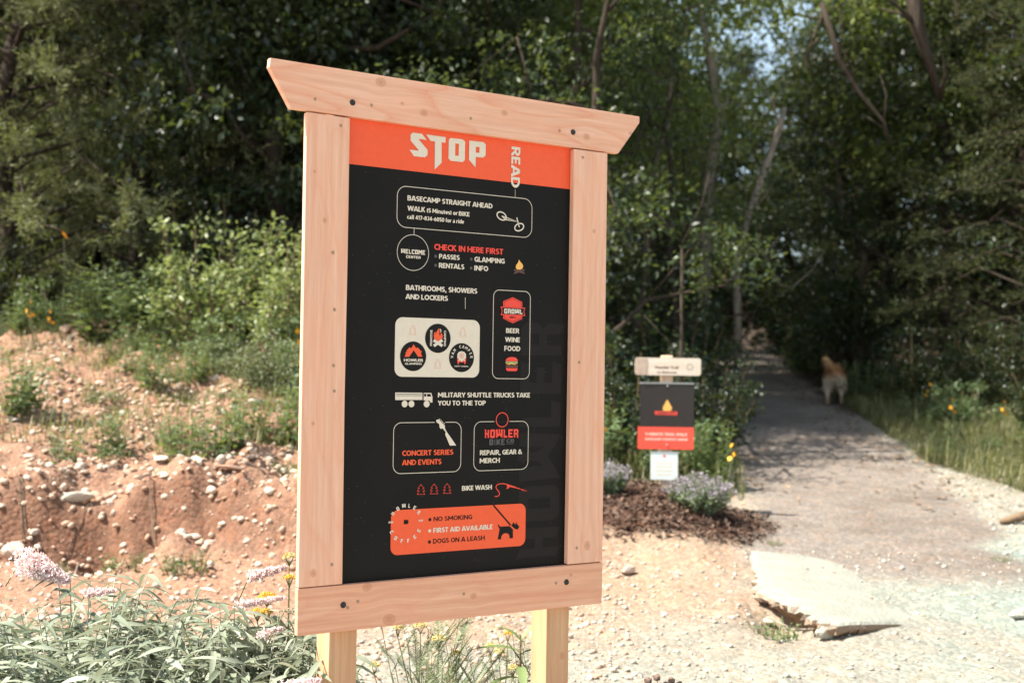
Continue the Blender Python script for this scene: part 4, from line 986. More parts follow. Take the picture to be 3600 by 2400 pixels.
# right of the trail
tree(T_CED[0], 6.6, 16.6, .5, .95, 'dark cedar nearest the dog on the right of the trail', GR_)
tree(T_CED[1], 7.0, 15.0, 1.7, .95, 'big brown-green cedar in front at the right', GR_)
tree(T_CED[0], 6.1, 20.5, 2.9, 1.1, 'cedar deep in shade behind the dog', GR_)
tree(T_CED[1], 8.4, 18.0, 4.1, 1.1, 'tall cedar at the right edge of the picture', GR_)
tree(T_OAK[1], 7.6, 13.2, .8, .45, 'low blue-green leafy tree at the right edge over the grass', GR_)
tree(T_YOUNG, 1.5, 16.4, .4, 1.3, 'tall sunlit yellow-green tree left of the gap of sky', GR_)
tree(T_YOUNG, 5.4, 19.5, 2.4, 1.45, 'second yellow-green tree just right of the gap of sky', GR_)
tree(T_YOUNG, 3.6, 24.0, 4.0, .72, 'light green tree below the gap of sky, further back', GR_)
for i_, (x_, y_, s_) in enumerate([(3.3, 29.5, .95), (5.0, 32.0, .95), (6.4, 29.0, .9), (4.2, 34.5, 1.1), (7.6, 27.0, 1.0)]):
    tree(T_OAK[(3, 1, 3, 1, 3)[i_]], x_, y_, 2 * i_, s_, 'dark bushy tree closing the end of the trail, ' + ('on its left', 'straight above it', 'on its right', 'farthest one in the middle', 'farther right above the dog')[i_], 'trees closing the end of the trail')
tree(T_YOUNG, 3.0, 21.0, 1.7, 1.25, 'tall yellow-green tree reaching over the trail right below the gap of sky', GR_)
tree(T_YOUNG, .6, 18.3, 5.2, 1.25, 'yellow-green tree showing above the right end of the sign header', GL_)
# the wood behind
k = 0
for y0, x0, x1, st in ((17.5, -8.5, -3.0, 1.35), (21, -9, .4, 1.6), (18.8, 6.2, 12, 1.7), (22.5, 6.2, 13, 1.6), (26, -11, 2.0, 2.1), (31, -13, 20, 2.3), (38, -18, 26, 2.6)):
    x = x0
    while x < x1:
        xx = x + rnd.uniform(-.5, .5); yy = y0 + rnd.uniform(-1.1, 1.1)
        gap = y0 > 17 and 2.2 < xx / yy * 30 < 8.2
        T = T_OAK[k % 4] if rnd.random() < .75 else T_CED[k % 2]
        if not (y0 > 24 and abs(xx - pathc(yy)) < 1.2) :
            o = copy_tree(T); place(o, xx, yy, rnd.uniform(0, 6.28), (.58 if gap else 1.0) * rnd.uniform(.95, 1.25) * (1 + .01 * (yy - 17)))
            px = 1176 + 2900 * xx / yy
            where = next(w for lim, w in ((130, 'beyond the left picture edge cedar'), (420, 'behind the soft brownish cedar'), (620, 'left of the sign header tip'), (860, 'above the left third of the sign header'), (1180, 'above the middle of the sign header'), (1470, 'above the right end of the sign header'), (1640, 'above the small trail marker'), (1830, 'over the trail'), (2030, 'above the dog'), (2260, 'behind the big cedar at the right'), (9999, 'at the far right edge')) if px < lim)
            deep = 'second-row' if yy < 20 else 'third-row' if yy < 24 else 'fourth-row' if yy < 29 else 'distant' if yy < 35 else 'farthest'
            tag(o, '%s dark %s %s' % (deep, 'cedar' if 'cedar' in o.name else 'broadleaf tree', where), 'tree', 'trees deep in the wood')
        k += 1; x += st

# a mass of foliage closing the wood far behind
def far_wood():
    g = np.random.default_rng(140); cs = []; rs = []
    for _ in range(1500):
        x = g.uniform(-26, 34); y = g.uniform(42, 47) - .012 * (x - 5) ** 2 * .3; z = g.uniform(0, 15) * (.55 + .45 * g.random())
        if abs(x / y * 30 - 5.1) < 1.3 and z > 9.5: continue
        cs.append(np.array([x, y, float(hgt(x, y)) + z])); rs.append(g.uniform(.9, 1.6))
    o = link('far_woodland', clumps_mesh('far_woodland', cs, rs, 16, .34, M_DARKLEAF, g, .8)); tag(o, 'dark mass of leaves closing the view far behind the trees', kind='stuff')
far_wood()

# pale leaning trunk and bare limbs that show among the leaves
def limb(name, pts, rads, m, label, cat, twigs=0, seed=1):
    mb = MB(); mb.tube(pts, rads, 8); g = np.random.default_rng(seed)
    for i in range(twigs):
        a = Vector(pts[1 + i % (len(pts) - 1)]); e = a + Vector((g.normal() * .4, g.normal() * .2, .2 + .5 * g.random()))
        mb.tube([a, a.lerp(e, .5) + Vector((.05, 0, .03)), e], [rads[1] * .4, rads[1] * .25, .004], 5)
    o = link(name, mb.mesh(name, m, True)); tag(o, label, cat); return o
limb('leaning_tree', [(3.05, 16.9, 1.15), (3.0, 16.9, 3.1), (3.15, 16.9, 3.75), (3.55, 16.9, 4.9), (3.62, 16.9, 5.2)], [.06, .055, .05, .045, .035], M_PALEBARK, 'slender pale trunk leaning right below the gap of sky', 'tree', 3, 4)
limb('forked_tree', [(2.75, 18.5, 1.2), (2.85, 18.5, 4.6), (3.0, 18.5, 5.4), (2.85, 18.5, 6.3), (2.7, 18.5, 7.0)], [.12, .10, .09, .07, .05], M_PALEBARK, 'pale forked trunk high up left of the gap of sky', 'tree', 4, 5)
limb('fallen_branch', [(2.95, 15.8, 3.3), (3.12, 15.7, 3.12), (3.2, 15.7, 2.95), (3.3, 15.6, 2.72), (3.5, 15.8, 2.70), (3.8, 16.0, 2.95), (3.95, 16.0, 3.2)], [.010, .026, .014, .022, .012, .010, .006], M_MIDBARK, 'crooked pale branch caught in the shade above the trail', 'branch', 2, 6)
limb('dead_limb', [(3.35, 13.8, 5.7), (3.55, 13.8, 5.1), (3.75, 13.8, 4.75), (4.05, 13.8, 4.4), (4.12, 13.8, 4.15)], [.03, .032, .026, .02, .01], M_BARK, 'bare crooked limb reaching down at the top right', 'branch', 4, 7)
limb('dark_limb', [(4.2, 13.6, 6.4), (4.35, 13.6, 5.4), (4.6, 13.6, 4.6)], [.09, .08, .03], M_BARK, 'thick dark limb at the top right beside the bare crooked one', 'branch', 3, 8)
limb('slender_trunk', [(1.42, 10.7, .6), (1.44, 10.7, 1.6), (1.43, 10.7, 2.7)], [.02, .018, .012], M_BARK, 'thin dark sapling stem standing behind the small trail marker', 'tree', 4, 9)

# shrubs along the edge of the wood
def shrub(h, r, n, mat, lsize, per, seed):
    g = np.random.default_rng(seed); mb = MB(); root = empty('shrub'); cs = []; rs = []
    for i in range(n):
        a = g.random() * 6.28; q = r * g.random() ** .5; top = Vector((q * math.cos(a), q * math.sin(a), h * (.35 + .65 * g.random())))
        b = Vector((top.x * .25, top.y * .25, -.05)); mb.tube([b, b.lerp(top, .5) + Vector(g.normal(size=3)) * .05, top], [.014, .01, .004], 4)
        for t in (.45, .7, 1.0): cs.append(np.array(b.lerp(top, t)) + g.normal(size=3) * .05); rs.append(.13 + .14 * g.random())
    link('stem', mb.mesh('stem', M_TWIG), root)
    link('foliage', clumps_mesh('foliage', cs, rs, per, lsize, mat, g), root)
    return root
M_SUNNY = leaf_mat('leaf_sunny', (.08, .12, .035), (.33, .37, .14), under=(.25, .29, .12), rough=.5, trans=.4)
M_SAGE = leaf_mat('leaf_sage', (.09, .12, .055), (.27, .30, .17), rough=.55, trans=.3)
S_Y = shrub(1.3, .66, 30, M_SUNNY, .065, 150, 41); S_S = shrub(.9, .6, 34, M_SAGE, .05, 200, 44); S_G = shrub(1.1, .7, 30, M_WEED, .06, 230, 42); S_D = shrub(1.6, .9, 34, M_DARKLEAF, .065, 260, 43)
def bush(T, x, y, rz, s, label, group='shrubs along the edge of the wood', sz=None):
    if id(T) in _used: o = copy_tree(T)
    else: o = T; _used.add(id(T))
    place(o, x, y, rz, s, sz); tag(o, label, 'shrub', group); return o
bush(S_Y, -2.05, 11.3, .3, .85, 'yellow-green shrub in full sun at the top of the bank, left of the sign')
bush(S_Y, -2.75, 11.6, 2.0, .95, 'tall yellow-green shrub with an arching shoot, left one of the sunny pair')
bush(S_G, -1.7, 10.7, .3, .62, 'green bushy shrub tight against the left of the sign frame, above the rubble')
bush(S_G, -2.6, 11.2, 2.3, .45, 'low green shrub in front of the yellow-green ones')
bush(S_G, -3.6, 12.3, 1.2, .5, 'green shrub at the top of the bank under the glinting tree')
bush(S_G, -4.6, 12.5, 4.2, .5, 'brownish green shrub at the top of the bank near the left edge')
bush(S_S, -1.35, 9.9, .3, .62, 'sage-green bush against the left edge of the sign frame, halfway down the bank')
bush(S_S, -1.95, 10.3, 2.3, .52, 'sage-green bush in the middle of the slope below the yellow-green shrubs')
bush(S_S, -1.2, 9.0, 4.3, .42, 'low sage-green bush beside the tall dark leafy plant')
bush(S_S, -2.5, 10.9, 5.3, .42, 'low sage-green bush on the bank below the left yellow-green shrub')
bush(S_D, -5.3, 12.9, 4.0, .6, 'dark shrub under the feathery cedar at the left edge')
bush(S_D, -3.0, 13.2, .5, .9, 'dark shrub in the shade behind the bank, left of the sign')
bush(S_D, .9, 11.2, .2, .75, 'dark shrub behind the small trail marker')
bush(S_D, 1.75, 11.9, 1.2, .7, 'dark shrub between the marker and the trail')
bush(S_G, 1.35, 10.6, 3.2, .55, 'weedy green shrub right behind the marker post')
bush(S_D, .3, 12.0, 5.2, 1.0, 'dark shrub seen right beside the sign frame')
bush(S_D, 1.9, 14.5, 3.9, .9, 'dark shrub left of the trail, further in')
bush(S_D, 2.3, 17.5, 2.9, .95, 'dark shrub at the left edge of the trail near its crest')
bush(S_D, 5.4, 16.6, .9, .7, 'dark shrub in the shade behind the dog')
bush(S_D, 6.0, 15.2, 2.6, .75, 'dark shrub between the dog and the big cedar')
bush(S_G, 5.1, 14.4, 1.6, .55, 'sunlit green shrub right of the dog')
bush(S_G, 6.1, 13.6, 5.5, .65, 'green leafy shrub over the grass at the right')
bush(S_D, 5.6, 13.0, 4.5, .55, 'dark leafy shrub in the grass near the right edge')
bush(S_G, 5.1, 22.0, 3.1, .6, 'small green shrub at the right edge of the trail crest')
bush(S_D, 2.9, 27.5, 2.0, .9, 'dark shrub at the left end of the trail crest')
bush(S_D, 6.6, 25.0, 5.0, 1.2, 'dark shrub closing the view right of the trail crest')
bush(S_D, 4.8, 31.0, 3.0, 1.6, 'dark shrub closing the view at the end of the trail')
bush(S_D, 7.2, 31.5, 1.0, 1.6, 'dark shrub behind the trail crest on its right')
bush(S_D, 3.4, 31.0, 1.5, 1.6, 'dark shrub behind the trail crest on its left')
# ------------------------------------------------------------ stones
def stone_mat(name, a, b_):
    m, nt, b = new_mat(name)
    p = coord(nt); g = nd(nt, 'ShaderNodeNewGeometry'); oi = nd(nt, 'ShaderNodeObjectInfo')
    r = mth(nt, 'FRACT', mth(nt, 'ADD', g.outputs['Random Per Island'], oi.outputs['Random']))
    v = noise(nt, p, 9, 4, .6)
    c = mixc(nt, r, a, b_)
    c = mixc(nt, ramp(nt, v, [(.45, 0.0), (.75, .55)]), c, (.34, .18, .11))
    nt.links.new(c, b.inputs['Base Color']); b.inputs['Roughness'].default_value = .85; b.inputs['Specular IOR Level'].default_value = .2
    bump(nt, b, v, .4, .02)
    return m
M_STONE = stone_mat('stone', (.40, .24, .16), (.60, .53, .43))
M_CHALK = stone_mat('chalky_stone', (.44, .38, .30), (.50, .50, .43))
M_PALE = stone_mat('pale_stone', (.34, .31, .25), (.43, .43, .37))

def build_gravel():
    g = np.random.default_rng(50)
    t = (1 + 5 ** .5) / 2
    ico = np.array([(-1, t, 0), (1, t, 0), (-1, -t, 0), (1, -t, 0), (0, -1, t), (0, 1, t), (0, -1, -t), (0, 1, -t), (t, 0, -1), (t, 0, 1), (-t, 0, -1), (-t, 0, 1)]) / 1.9
    fi = np.array([(0, 11, 5), (0, 5, 1), (0, 1, 7), (0, 7, 10), (0, 10, 11), (1, 5, 9), (5, 11, 4), (11, 10, 2), (10, 7, 6), (7, 1, 8), (3, 9, 4), (3, 4, 2), (3, 2, 6), (3, 6, 8), (3, 8, 9), (4, 9, 5), (2, 4, 11), (6, 2, 10), (8, 6, 7), (9, 8, 1)])
    def scatter(name, n, x0, x1, y0, y1, smin, smax, dens, mat, label):
        x = g.uniform(x0, x1, n); y = g.uniform(y0, y1, n)
        keep = g.random(n) < dens(x, y); x = x[keep]; y = y[keep]; m = len(x)
        s = smin + (smax - smin) * g.random(m) ** 3
        q = g.normal(size=(m, 4)); q /= np.linalg.norm(q, axis=1, keepdims=True); w, a, b, c = q.T
        R = np.stack([1 - 2 * (b * b + c * c), 2 * (a * b - c * w), 2 * (a * c + b * w), 2 * (a * b + c * w), 1 - 2 * (a * a + c * c), 2 * (b * c - a * w), 2 * (a * c - b * w), 2 * (b * c + a * w), 1 - 2 * (a * a + b * b)], -1).reshape(m, 3, 3)
        base = ico[None] * (1 + g.normal(size=(m, 12, 1)) * .16) * np.stack([np.ones(m), g.uniform(.55, 1, m), g.uniform(.35, .8, m)], -1)[:, None]
        V = np.einsum('mij,mkj->mki', R, base) * s[:, None, None] * .5
        V[..., 2] *= .75
        V += np.stack([x, y, hgt(x, y) + hbump(x, y) + s * .10], -1)[:, None]
        F = (np.arange(m)[:, None, None] * 12 + fi[None]).reshape(-1, 3)
        o = link(name, mesh_np(name, V.reshape(-1, 3), F, mat)); tag(o, label, kind='stuff')
        return o
    scatter('gravel', 21000, -4.6, .9, 7.2, 12.8, .014, .075, lambda x, y: bankm(x, y) * (1.0 - .6 * sst(9.5, 12.5, y)) * np.clip(vnoise(x, y, 1.7) * 2.4 + .7, .12, 1), M_STONE, 'small reddish and white stones strewn over the cut bank')
    scatter('gravel', 9000, -.9, 3.6, 4.8, 8.2, .010, .040, lambda x, y: .2 + .35 * (1 - sst(.8, 1.9, x)), M_PALE, 'pale crushed stone on the ground in front')
    scatter('gravel', 4500, -2.9, .6, 4.8, 7.5, .010, .055, lambda x, y: .8 + 0 * x, M_STONE, 'stones strewn on the reddish soil between the butterfly bushes and the bank')
    scatter('gravel', 2600, 2.4, 5.0, 7.6, 11.4, .012, .05, lambda x, y: (1 - pathm(x, y)) * .8, M_PALE, 'pale stones beside the gravel path')
    # bark chips on the mulch mound: thin curled flakes
    m = 5000; r = np.sqrt(g.random(m)); a = g.random(m) * 6.283
    x = .95 + .93 * r * np.cos(a); y = 8.95 + .86 * r * np.sin(a)
    C = np.stack([x, y, hgt(x, y) + hbump(x, y) + .008 + .012 * g.random(m)], -1)
    D = g.normal(size=(m, 3)) * [1, 1, .35]; N = unit(m, g) * .6 + [0, 0, .8]
    L = .02 + .045 * g.random(m)
    V, F = leaf_quads(C, D, N, L, L * .38, .12)
    o = link('bark_mulch', mesh_np('bark_mulch', V, F, leaf_mat('mulch_chip', (.05, .032, .024), (.18, .122, .09), rough=.9, trans=0.0, spec=.1)))
    tag(o, 'brown bark mulch heaped round the small trail marker', kind='stuff')
build_gravel()

def litter():
    g = np.random.default_rng(52); n = 5200
    y = g.uniform(8.5, 27, n); x = pathc(y) + g.normal(size=n) * 1.1
    keep = g.random(n) < np.clip((np.abs(x - pathc(y)) - .3) * 1.1 + .12, 0, 1) * sst(8.5, 12, y); x = x[keep]; y = y[keep]; m = len(x)
    C = np.stack([x, y, hgt(x, y) + hbump(x, y) + .012], -1); D = g.normal(size=(m, 3)) * [1, 1, .2]; N = unit(m, g) * .4 + [0, 0, .9]; L = .03 + .05 * g.random(m)
    V, F = leaf_quads(C, D, N, L, L * .6, .15)
    tag(link('leaf_litter', mesh_np('leaf_litter', V, F, leaf_mat('dead_leaf', (.10, .06, .03), (.36, .25, .15), rough=.7, trans=.1, spec=.2))), 'dry fallen leaves scattered along the trail', kind='stuff')
litter()

def spot(x, y):
    px = 1176 + 2900 * x / y
    a = 'near the left picture edge' if px < 110 else 'above the big pink flower' if px < 210 else 'left of the bank middle' if px < 330 else 'in the middle of the bank' if px < 460 else 'right of the bank middle' if px < 580 else 'close to the sign frame' if px < 690 else 'behind the sign'
    b_ = 'at the foot of the cut' if y < 7.65 else 'on the cut face' if y < 7.95 else 'just above the cut' if y < 8.6 else 'halfway up the slope' if y < 9.8 else 'high on the slope' if y < 11 else 'at the top of the slope'
    return b_ + ', ' + a

def along(y, d):
    return ('level with the grass edge' if y < 12 else 'where the shade begins' if y < 13.6 else 'short of the dog' if y < 15.6 else 'level with the dog' if y < 17.2 else 'beyond the dog') + (' at the trail edge' if d < 1.6 else ' one step off' if d < 2.4 else ' well off the trail')

R_T = [rock_mesh('rock', M_STONE, s, 2, .28, f) for s, f in ((1, .55), (2, .7), (3, .45), (4, .6))]
def rock(x, y, s, label, rz=0, i=0, dz=.0, sc=(1, 1, 1), mat=None, group=None):
    o = link('rock', R_T[i % 4], None, (x, y, hz(x, y) + dz), (rnd.uniform(-.2, .2), rnd.uniform(-.2, .2), rz), tuple(s * q for q in sc))
    tag(o, label, 'rock', group)
    if mat:
        o.data = o.data.copy(); o.data.materials[0] = mat
    return o
rock(-2.72, 7.93, .125, 'broad flat pale rock jutting from the top of the cut bank', .2, 0, .02, (1.15, .8, .55), M_CHALK)
rock(-2.98, 7.62, .10, 'reddish boulder sitting in the cut bank under the flat pale rock, on the left', .9, 1, .03, (1.2, 1, .9))
rock(-3.25, 7.60, .085, 'pale rock at the left edge of the picture, low in the cut bank', .4, 3, .02, (1, 1, .8), M_CHALK)
rock(-2.42, 7.72, .09, 'reddish rock hanging over the dark hollow of the cut bank', 1.9, 2, .03, (1.3, .9, .6))
rock(-1.98, 7.65, .06, 'pale upright stone in the middle of the bank foot', .3, 1, .02, (1, .8, 1.2), M_CHALK)
rock(-1.86, 7.62, .055, 'rounded pink stone beside the pale upright one', 1.1, 3, .015)
rock(-1.75, 8.0, .10, 'flat slanting slab of stone in the bank below the weeds', .7, 2, .01, (1.3, 1, .35))
rock(-3.1, 8.6, .07, 'long pale stone on the slope above the cut, by the left edge', .2, 2, .02, (1.5, .7, .6), M_CHALK)
rock(-2.95, 9.6, .06, 'small pale stone high on the slope at the left', .5, 1, .02, (1, 1, .8), M_CHALK)
rock(-1.95, 9.7, .07, 'bright white rounded stone halfway up the slope', .5, 0, .03, (1.1, .9, .9), M_CHALK)
rock(-4.2, 11.9, .09, 'pinkish stone by the yellow flowers near the left edge', .2, 1, .02)
rock(-4.35, 12.3, .08, 'flat pale stone at the top of the bank behind the yellow flowers', 1.2, 2, .02, (1.2, .8, .6), M_CHALK)
rock(.72, 7.72, .07, 'reddish stone in the rubble right beside the sign frame', .2, 3, .02)
rock(1.0, 7.5, .035, 'small dark red stone on the pale ground, left of the slab', .8, 1, .01)
k = 0
for _ in range(900):
    x = rnd.uniform(-4.4, .7); y = rnd.uniform(7.45, 11.5)
    if rnd.random() > float(bankm(x, y)) * (1.0 if y < 9 else .45): continue
    rock(x, y, rnd.uniform(.026, .05) * (1.5 if rnd.random() < .2 else 1), ('fist-sized', 'broad', 'flat', 'rounded')[k % 4] + ' stone ' + spot(x, y), rnd.uniform(0, 6), k, .008, (1, rnd.uniform(.7, 1), rnd.uniform(.6, 1)), None, 'stones on the cut bank')
    k += 1
    if k >= 190: break

for q in range(26):
    x = rnd.uniform(-3.3, -.9); y = rnd.choice([rnd.uniform(7.45, 7.95), rnd.uniform(7.9, 9.4)])
    rock(x, y, rnd.uniform(.05, .085), ('blocky tan', 'lumpy reddish', 'slabby cream', 'pale pitted')[q % 4] + ' rock ' + spot(x, y), rnd.uniform(0, 6), q, -.005, (1, rnd.uniform(.6, 1), rnd.uniform(.5, .9)), None, 'bigger rocks half buried in the cut bank')
for q in range(5):
    x = rnd.uniform(-3.2, -1.3); y = 7.9 + rnd.uniform(-.08, .1); dx = rnd.uniform(.06, .2) * rnd.choice([-1, 1])
    limb('root', [(x, y, hz(x, y) + .012), (x + dx * .5, y - .10, hz(x + dx * .5, y - .10) + .02), (x + dx, y - .2, hz(x + dx, y - .2) + .018), (x + dx * 1.4, y - .3, hz(x + dx * 1.4, y - .3) + .004)], [.002, .0035, .003, .0015], M_MIDBARK, 'thin brown root running down the cut face, ' + spot(x, y).split(', ')[1] + (', short one', ', crooked one', ', longest one')[q % 3], 'root', 2, 200 + q)['group'] = 'roots hanging on the cut face'

def slab():
    """flat limestone ledge: smooth tilted top flush with the gravel behind, broken and undercut left edge"""
    M, nt, bs = new_mat('ledge_limestone')
    p = coord(nt); nz = noise(nt, p, 5, 5, .65); n2 = noise(nt, p, 40, 3, .6)
    geo = nd(nt, 'ShaderNodeNewGeometry'); sp = nd(nt, 'ShaderNodeSeparateXYZ'); nt.links.new(geo.outputs['True Normal'], sp.inputs[0])
    c = mixc(nt, ramp(nt, nz, [(.35, 0.0), (.65, 1.0)]), (.235, .235, .195, 1), (.28, .278, .235, 1))
    c = mixc(nt, ramp(nt, n2, [(.55, 0.0), (.75, .5)]), c, (.23, .17, .115, 1))
    c = mixc(nt, ramp(nt, sp.outputs[2], [(.25, .85), (.8, 0.0)]), c, (.25, .155, .095, 1))      # rusty broken sides
    nt.links.new(c, bs.inputs['Base Color']); bs.inputs['Roughness'].default_value = .9; bs.inputs['Specular IOR Level'].default_value = .15
    bump(nt, bs, mth(nt, 'ADD', nz, mth(nt, 'MULTIPLY', n2, .4)), .6, .03)
    out = [(1.52, 7.95), (1.9, 8.02), (2.4, 7.85), (2.85, 7.55), (2.95, 7.2), (2.7, 6.85), (2.35, 6.62), (2.0, 6.50), (1.78, 6.34), (1.62, 6.24), (1.52, 6.36), (1.52, 6.56), (1.42, 6.74), (1.38, 7.0), (1.43, 7.3), (1.46, 7.6)]
    g = np.random.default_rng(151); pts = []
    for i, (x, y) in enumerate(out):
        x2, y2 = out[(i + 1) % len(out)]; m = 8
        for t in range(m):
            px = x + (x2 - x) * t / m; py = y + (y2 - y) * t / m
            j = (.022 * g.normal() + .05 * float(vnoise(px, py, 6))) * (.7 if px < 1.75 and py < 7.3 else .15)
            pts.append((px + j, py + j * .6))
    smooth = [tuple(np.mean([pts[(i + d) % len(pts)] for d in range(-10, 11)], axis=0)) for i in range(len(pts))]
    cx, cy = 2.1, 7.1; n = len(pts); V = []; F = []
    rings = [(0.0, .004), (.2, .004), (.4, .004), (.6, .003), (.75, .002), (.88, 0), (.96, -.004), (1.0, -.014), (1.01, -.035), (.985, -.055), (.93, -.075), (.88, -.10), (.85, -.28)]
    for k_, (s_, dz) in enumerate(rings):
        for i, (px, py) in enumerate(pts):
            if s_ < .95: px, py = (smooth[i][0] * (1 - s_ ** 4) + px * s_ ** 4, smooth[i][1] * (1 - s_ ** 4) + py * s_ ** 4)
            x = cx + (px - cx) * s_; y = cy + (py - cy) * s_
            z0 = .375 + .087 * (y - 7.1) + .085 * (1 - sst(1.5, 2.3, x)) + .03 * (1 - sst(6.3, 7.0, y)) * (1 - sst(1.8, 2.5, x)) - .024
            j = .010 * g.normal() * (1.0 if px < 1.8 else .35) if k_ > 6 else 0
            V.append((x + j, y + j * .5, z0 + dz + (j * .5 if k_ > 7 else 0) + .012 * float(vnoise(x, y, 4))))
    for k_ in range(len(rings) - 1):
        for i in range(n):
            a = k_ * n + i; b = k_ * n + (i + 1) % n; F.append((a, a + n, b + n, b)[::-1])
    mb = MB(); mb.add(V, F)
    for q in range(14):
        x = float(g.uniform(1.75, 2.6)); y = float(g.uniform(6.75, 7.7)); zz = .375 + .087 * (y - 7.1) + .085 * (1 - float(sst(1.5, 2.3, x))) - .02
        o = link('pebble', R_T[q % 4], None, (x, y, zz + .004), (0, 0, q), (.018, .014, .012)); tag(o, 'small stone lying on top of the limestone slab', 'stone', 'pebbles on the limestone slab')
    o = link('rock_ledge', mb.mesh('rock_ledge', M, False)); tag(o, 'big smooth pale limestone slab lying flat at lower right, its left edge undercut', 'rock')
    rock(1.58, 6.30, .075, 'lumpy tan block forming the near corner of the limestone slab', .4, 0, .03, (.9, .7, .8), M_PALE)
    rock(1.40, 6.78, .05, 'rough rusty block under the left edge of the limestone slab', 1.4, 3, .03, (.8, 1, .9), M_STONE)
slab()
rock(2.80, 6.72, .15, 'brown-sided rock showing its ragged edge at the right picture edge beyond the slab', .3, 2, .02, (1.3, .5, .7), M_PALE)
rock(3.25, 7.9, .12, 'reddish heap-like rock cut off by the right picture edge', .3, 3, -.03, (1.1, 1, .5))
limb('driftwood_stick', [(3.55, 9.15, hz(3.55, 9.15) + .02), (3.72, 9.2, hz(3.7, 9.2) + .05), (3.9, 9.22, hz(3.9, 9.2) + .10), (4.1, 9.3, hz(4.1, 9.3) + .13)], [.02, .035, .03, .03], M_TWIG, 'short brown stick lying on the pale ground at the right edge', 'stick', 1, 3)
limb('root', [(-2.32, 8.05, hz(-2.32, 8.05) + .03), (-2.24, 7.86, hz(-2.24, 7.86) + .06), (-2.16, 7.70, hz(-2.16, 7.7) + .04), (-2.08, 7.62, hz(-2.08, 7.62))], [.002, .004, .004, .002], M_MIDBARK, 'pale thin root hanging down the face of the cut bank right of the hollow', 'root')
limb('root', [(-2.62, 7.72, hz(-2.62, 7.72) + .0), (-2.60, 7.60, hz(-2.6, 7.6) + .07), (-2.61, 7.52, hz(-2.61, 7.52) + .02)], [.004, .007, .005], M_PALEBARK, 'thin root dangling in the dark hollow under the flat pale rock', 'root')
limb('dry_twig', [(1.36, 6.62, hz(1.36, 6.62) + .10), (1.46, 6.50, hz(1.46, 6.5) + .07), (1.58, 6.40, hz(1.58, 6.4) + .04)], [.006, .007, .004], M_PALEBARK, 'dry twig lying across the dark hollow beside the slab', 'twig')

# ------------------------------------------------------------ weeds and grass
def lance_leaf(name, L, W, mat, droop=.25, fold=.15, seg=5):
    V = []; F = []
    for i in range(seg + 1):
        t = i / seg; w = W * .5 * (math.sin(math.pi * min(1, t * .92 + .06)) ** .8) * (1.15 - .5 * t); x = L * t; z = -droop * L * t * t
        V += [(x, -w, z + w * fold * 2), (x, 0, z), (x, w, z + w * fold * 2)]
    for i in range(seg):
        a = i * 3; F += [(a, a + 3, a + 4, a + 1), (a + 1, a + 4, a + 5, a + 2)]
    mb = MB(); mb.add(V, F); return mb.mesh(name, mat, True)

def weed_mesh(seed, n, h, r, L, mat_, W=.2):
    g = np.random.default_rng(seed); C = []; D = []; N = []; Ls = []; mb = MB()
    for i in range(n):
        a = g.random() * 6.28; q = r * g.random() ** .6; hh = h * (.5 + .5 * g.random())
        b = Vector((q * math.cos(a), q * math.sin(a), -.03)); e = b + Vector((math.cos(a) * hh * .3 * g.random() + g.normal() * .03, math.sin(a) * hh * .3 * g.random(), hh))
        mb.tube([b, b.lerp(e, .5), e], [.004, .003, .0015], 3, cap=False)
        m = int(hh / .028)
        for j in range(m):
            t = (j + 1) / m; p = b.lerp(e, t); aa = j * 2.4 + a
            C.append(p); D.append((math.cos(aa), math.sin(aa), .55 * g.random())); Ls.append(L * (1.15 - .6 * t) * (.7 + .6 * g.random())); N.append((g.normal() * .3, g.normal() * .3, 1))
    V, F = leaf_quads(np.array(C), np.array(D, float), np.array(N), np.array(Ls), np.array(Ls) * W * 1.6)
    return mb, mesh_np('foliage', V, F, mat_)
def weed(seed, n, h, r, L, mat_=M_WEED, W=.2):
    root = empty('weed'); mb, me = weed_mesh(seed, n, h, r, L, mat_, W)
    link('stem', mb.mesh('stem', M_STEM), root); link('foliage', me, root)
    return root
W_A = weed(61, 22, .30, .13, .075); W_B = weed(62, 14, .50, .10, .10, W=.25); W_C = weed(63, 40, .16, .16, .045, W=.32)
W_D = weed(64, 26, .75, .18, .11, M_WEED, .28)
def put_weed(T, x, y, s, label, group='weeds on the bank', cat='weed'):
    if id(T) in _used: o = copy_tree(T)
    else: o = T; _used.add(id(T))
    place(o, x, y, rnd.uniform(0, 6), s, None, -.01); tag(o, label, cat, group)
    return o
put_weed(W_B, -2.72, 8.6, .75, 'small upright weed on the slope above the flat pale rock')
put_weed(W_A, -2.0, 8.3, 1.25, 'bushy weed with drooping dark leaves in the middle of the bank')
put_weed(W_A, -2.2, 8.55, 1.2, 'light green weed just behind the drooping one in the middle of the bank')
put_weed(W_B, -1.9, 8.7, .8, 'tall thin weed right of the bushy weeds in the middle of the bank')
put_weed(W_D, -1.35, 9.0, .95, 'tall dark leafy plant standing left of the sign frame')
put_weed(W_B, -1.45, 9.3, 1.0, 'slender weed behind the tall dark leafy plant')
put_weed(W_D, -1.0, 10.0, .9, 'tall leafy weed partly hidden by the sign frame')
put_weed(W_C, -1.85, 7.35, .9, 'low dark green tuft on the bare soil under the sign-side of the bank')
put_weed(W_C, -2.65, 7.35, .8, 'low green tuft at the foot of the bank behind the big pink flower')
put_weed(W_C, -2.25, 7.5, .8, 'small sprig of weed at the bank foot right of the hollow')
put_weed(W_A, -3.3, 11.2, .9, 'weed on the upper slope at the left')
put_weed(W_A, -3.0, 10.4, 1.0, 'grey-green weed high on the slope above the long pale stone')
put_weed(W_C, -2.9, 9.3, 1.0, 'low green weed on the slope near the left edge')
put_weed(W_C, 1.35, 6.42, .85, 'pale green plant growing in the hollow beside the limestone slab', 'weeds on the pale ground')
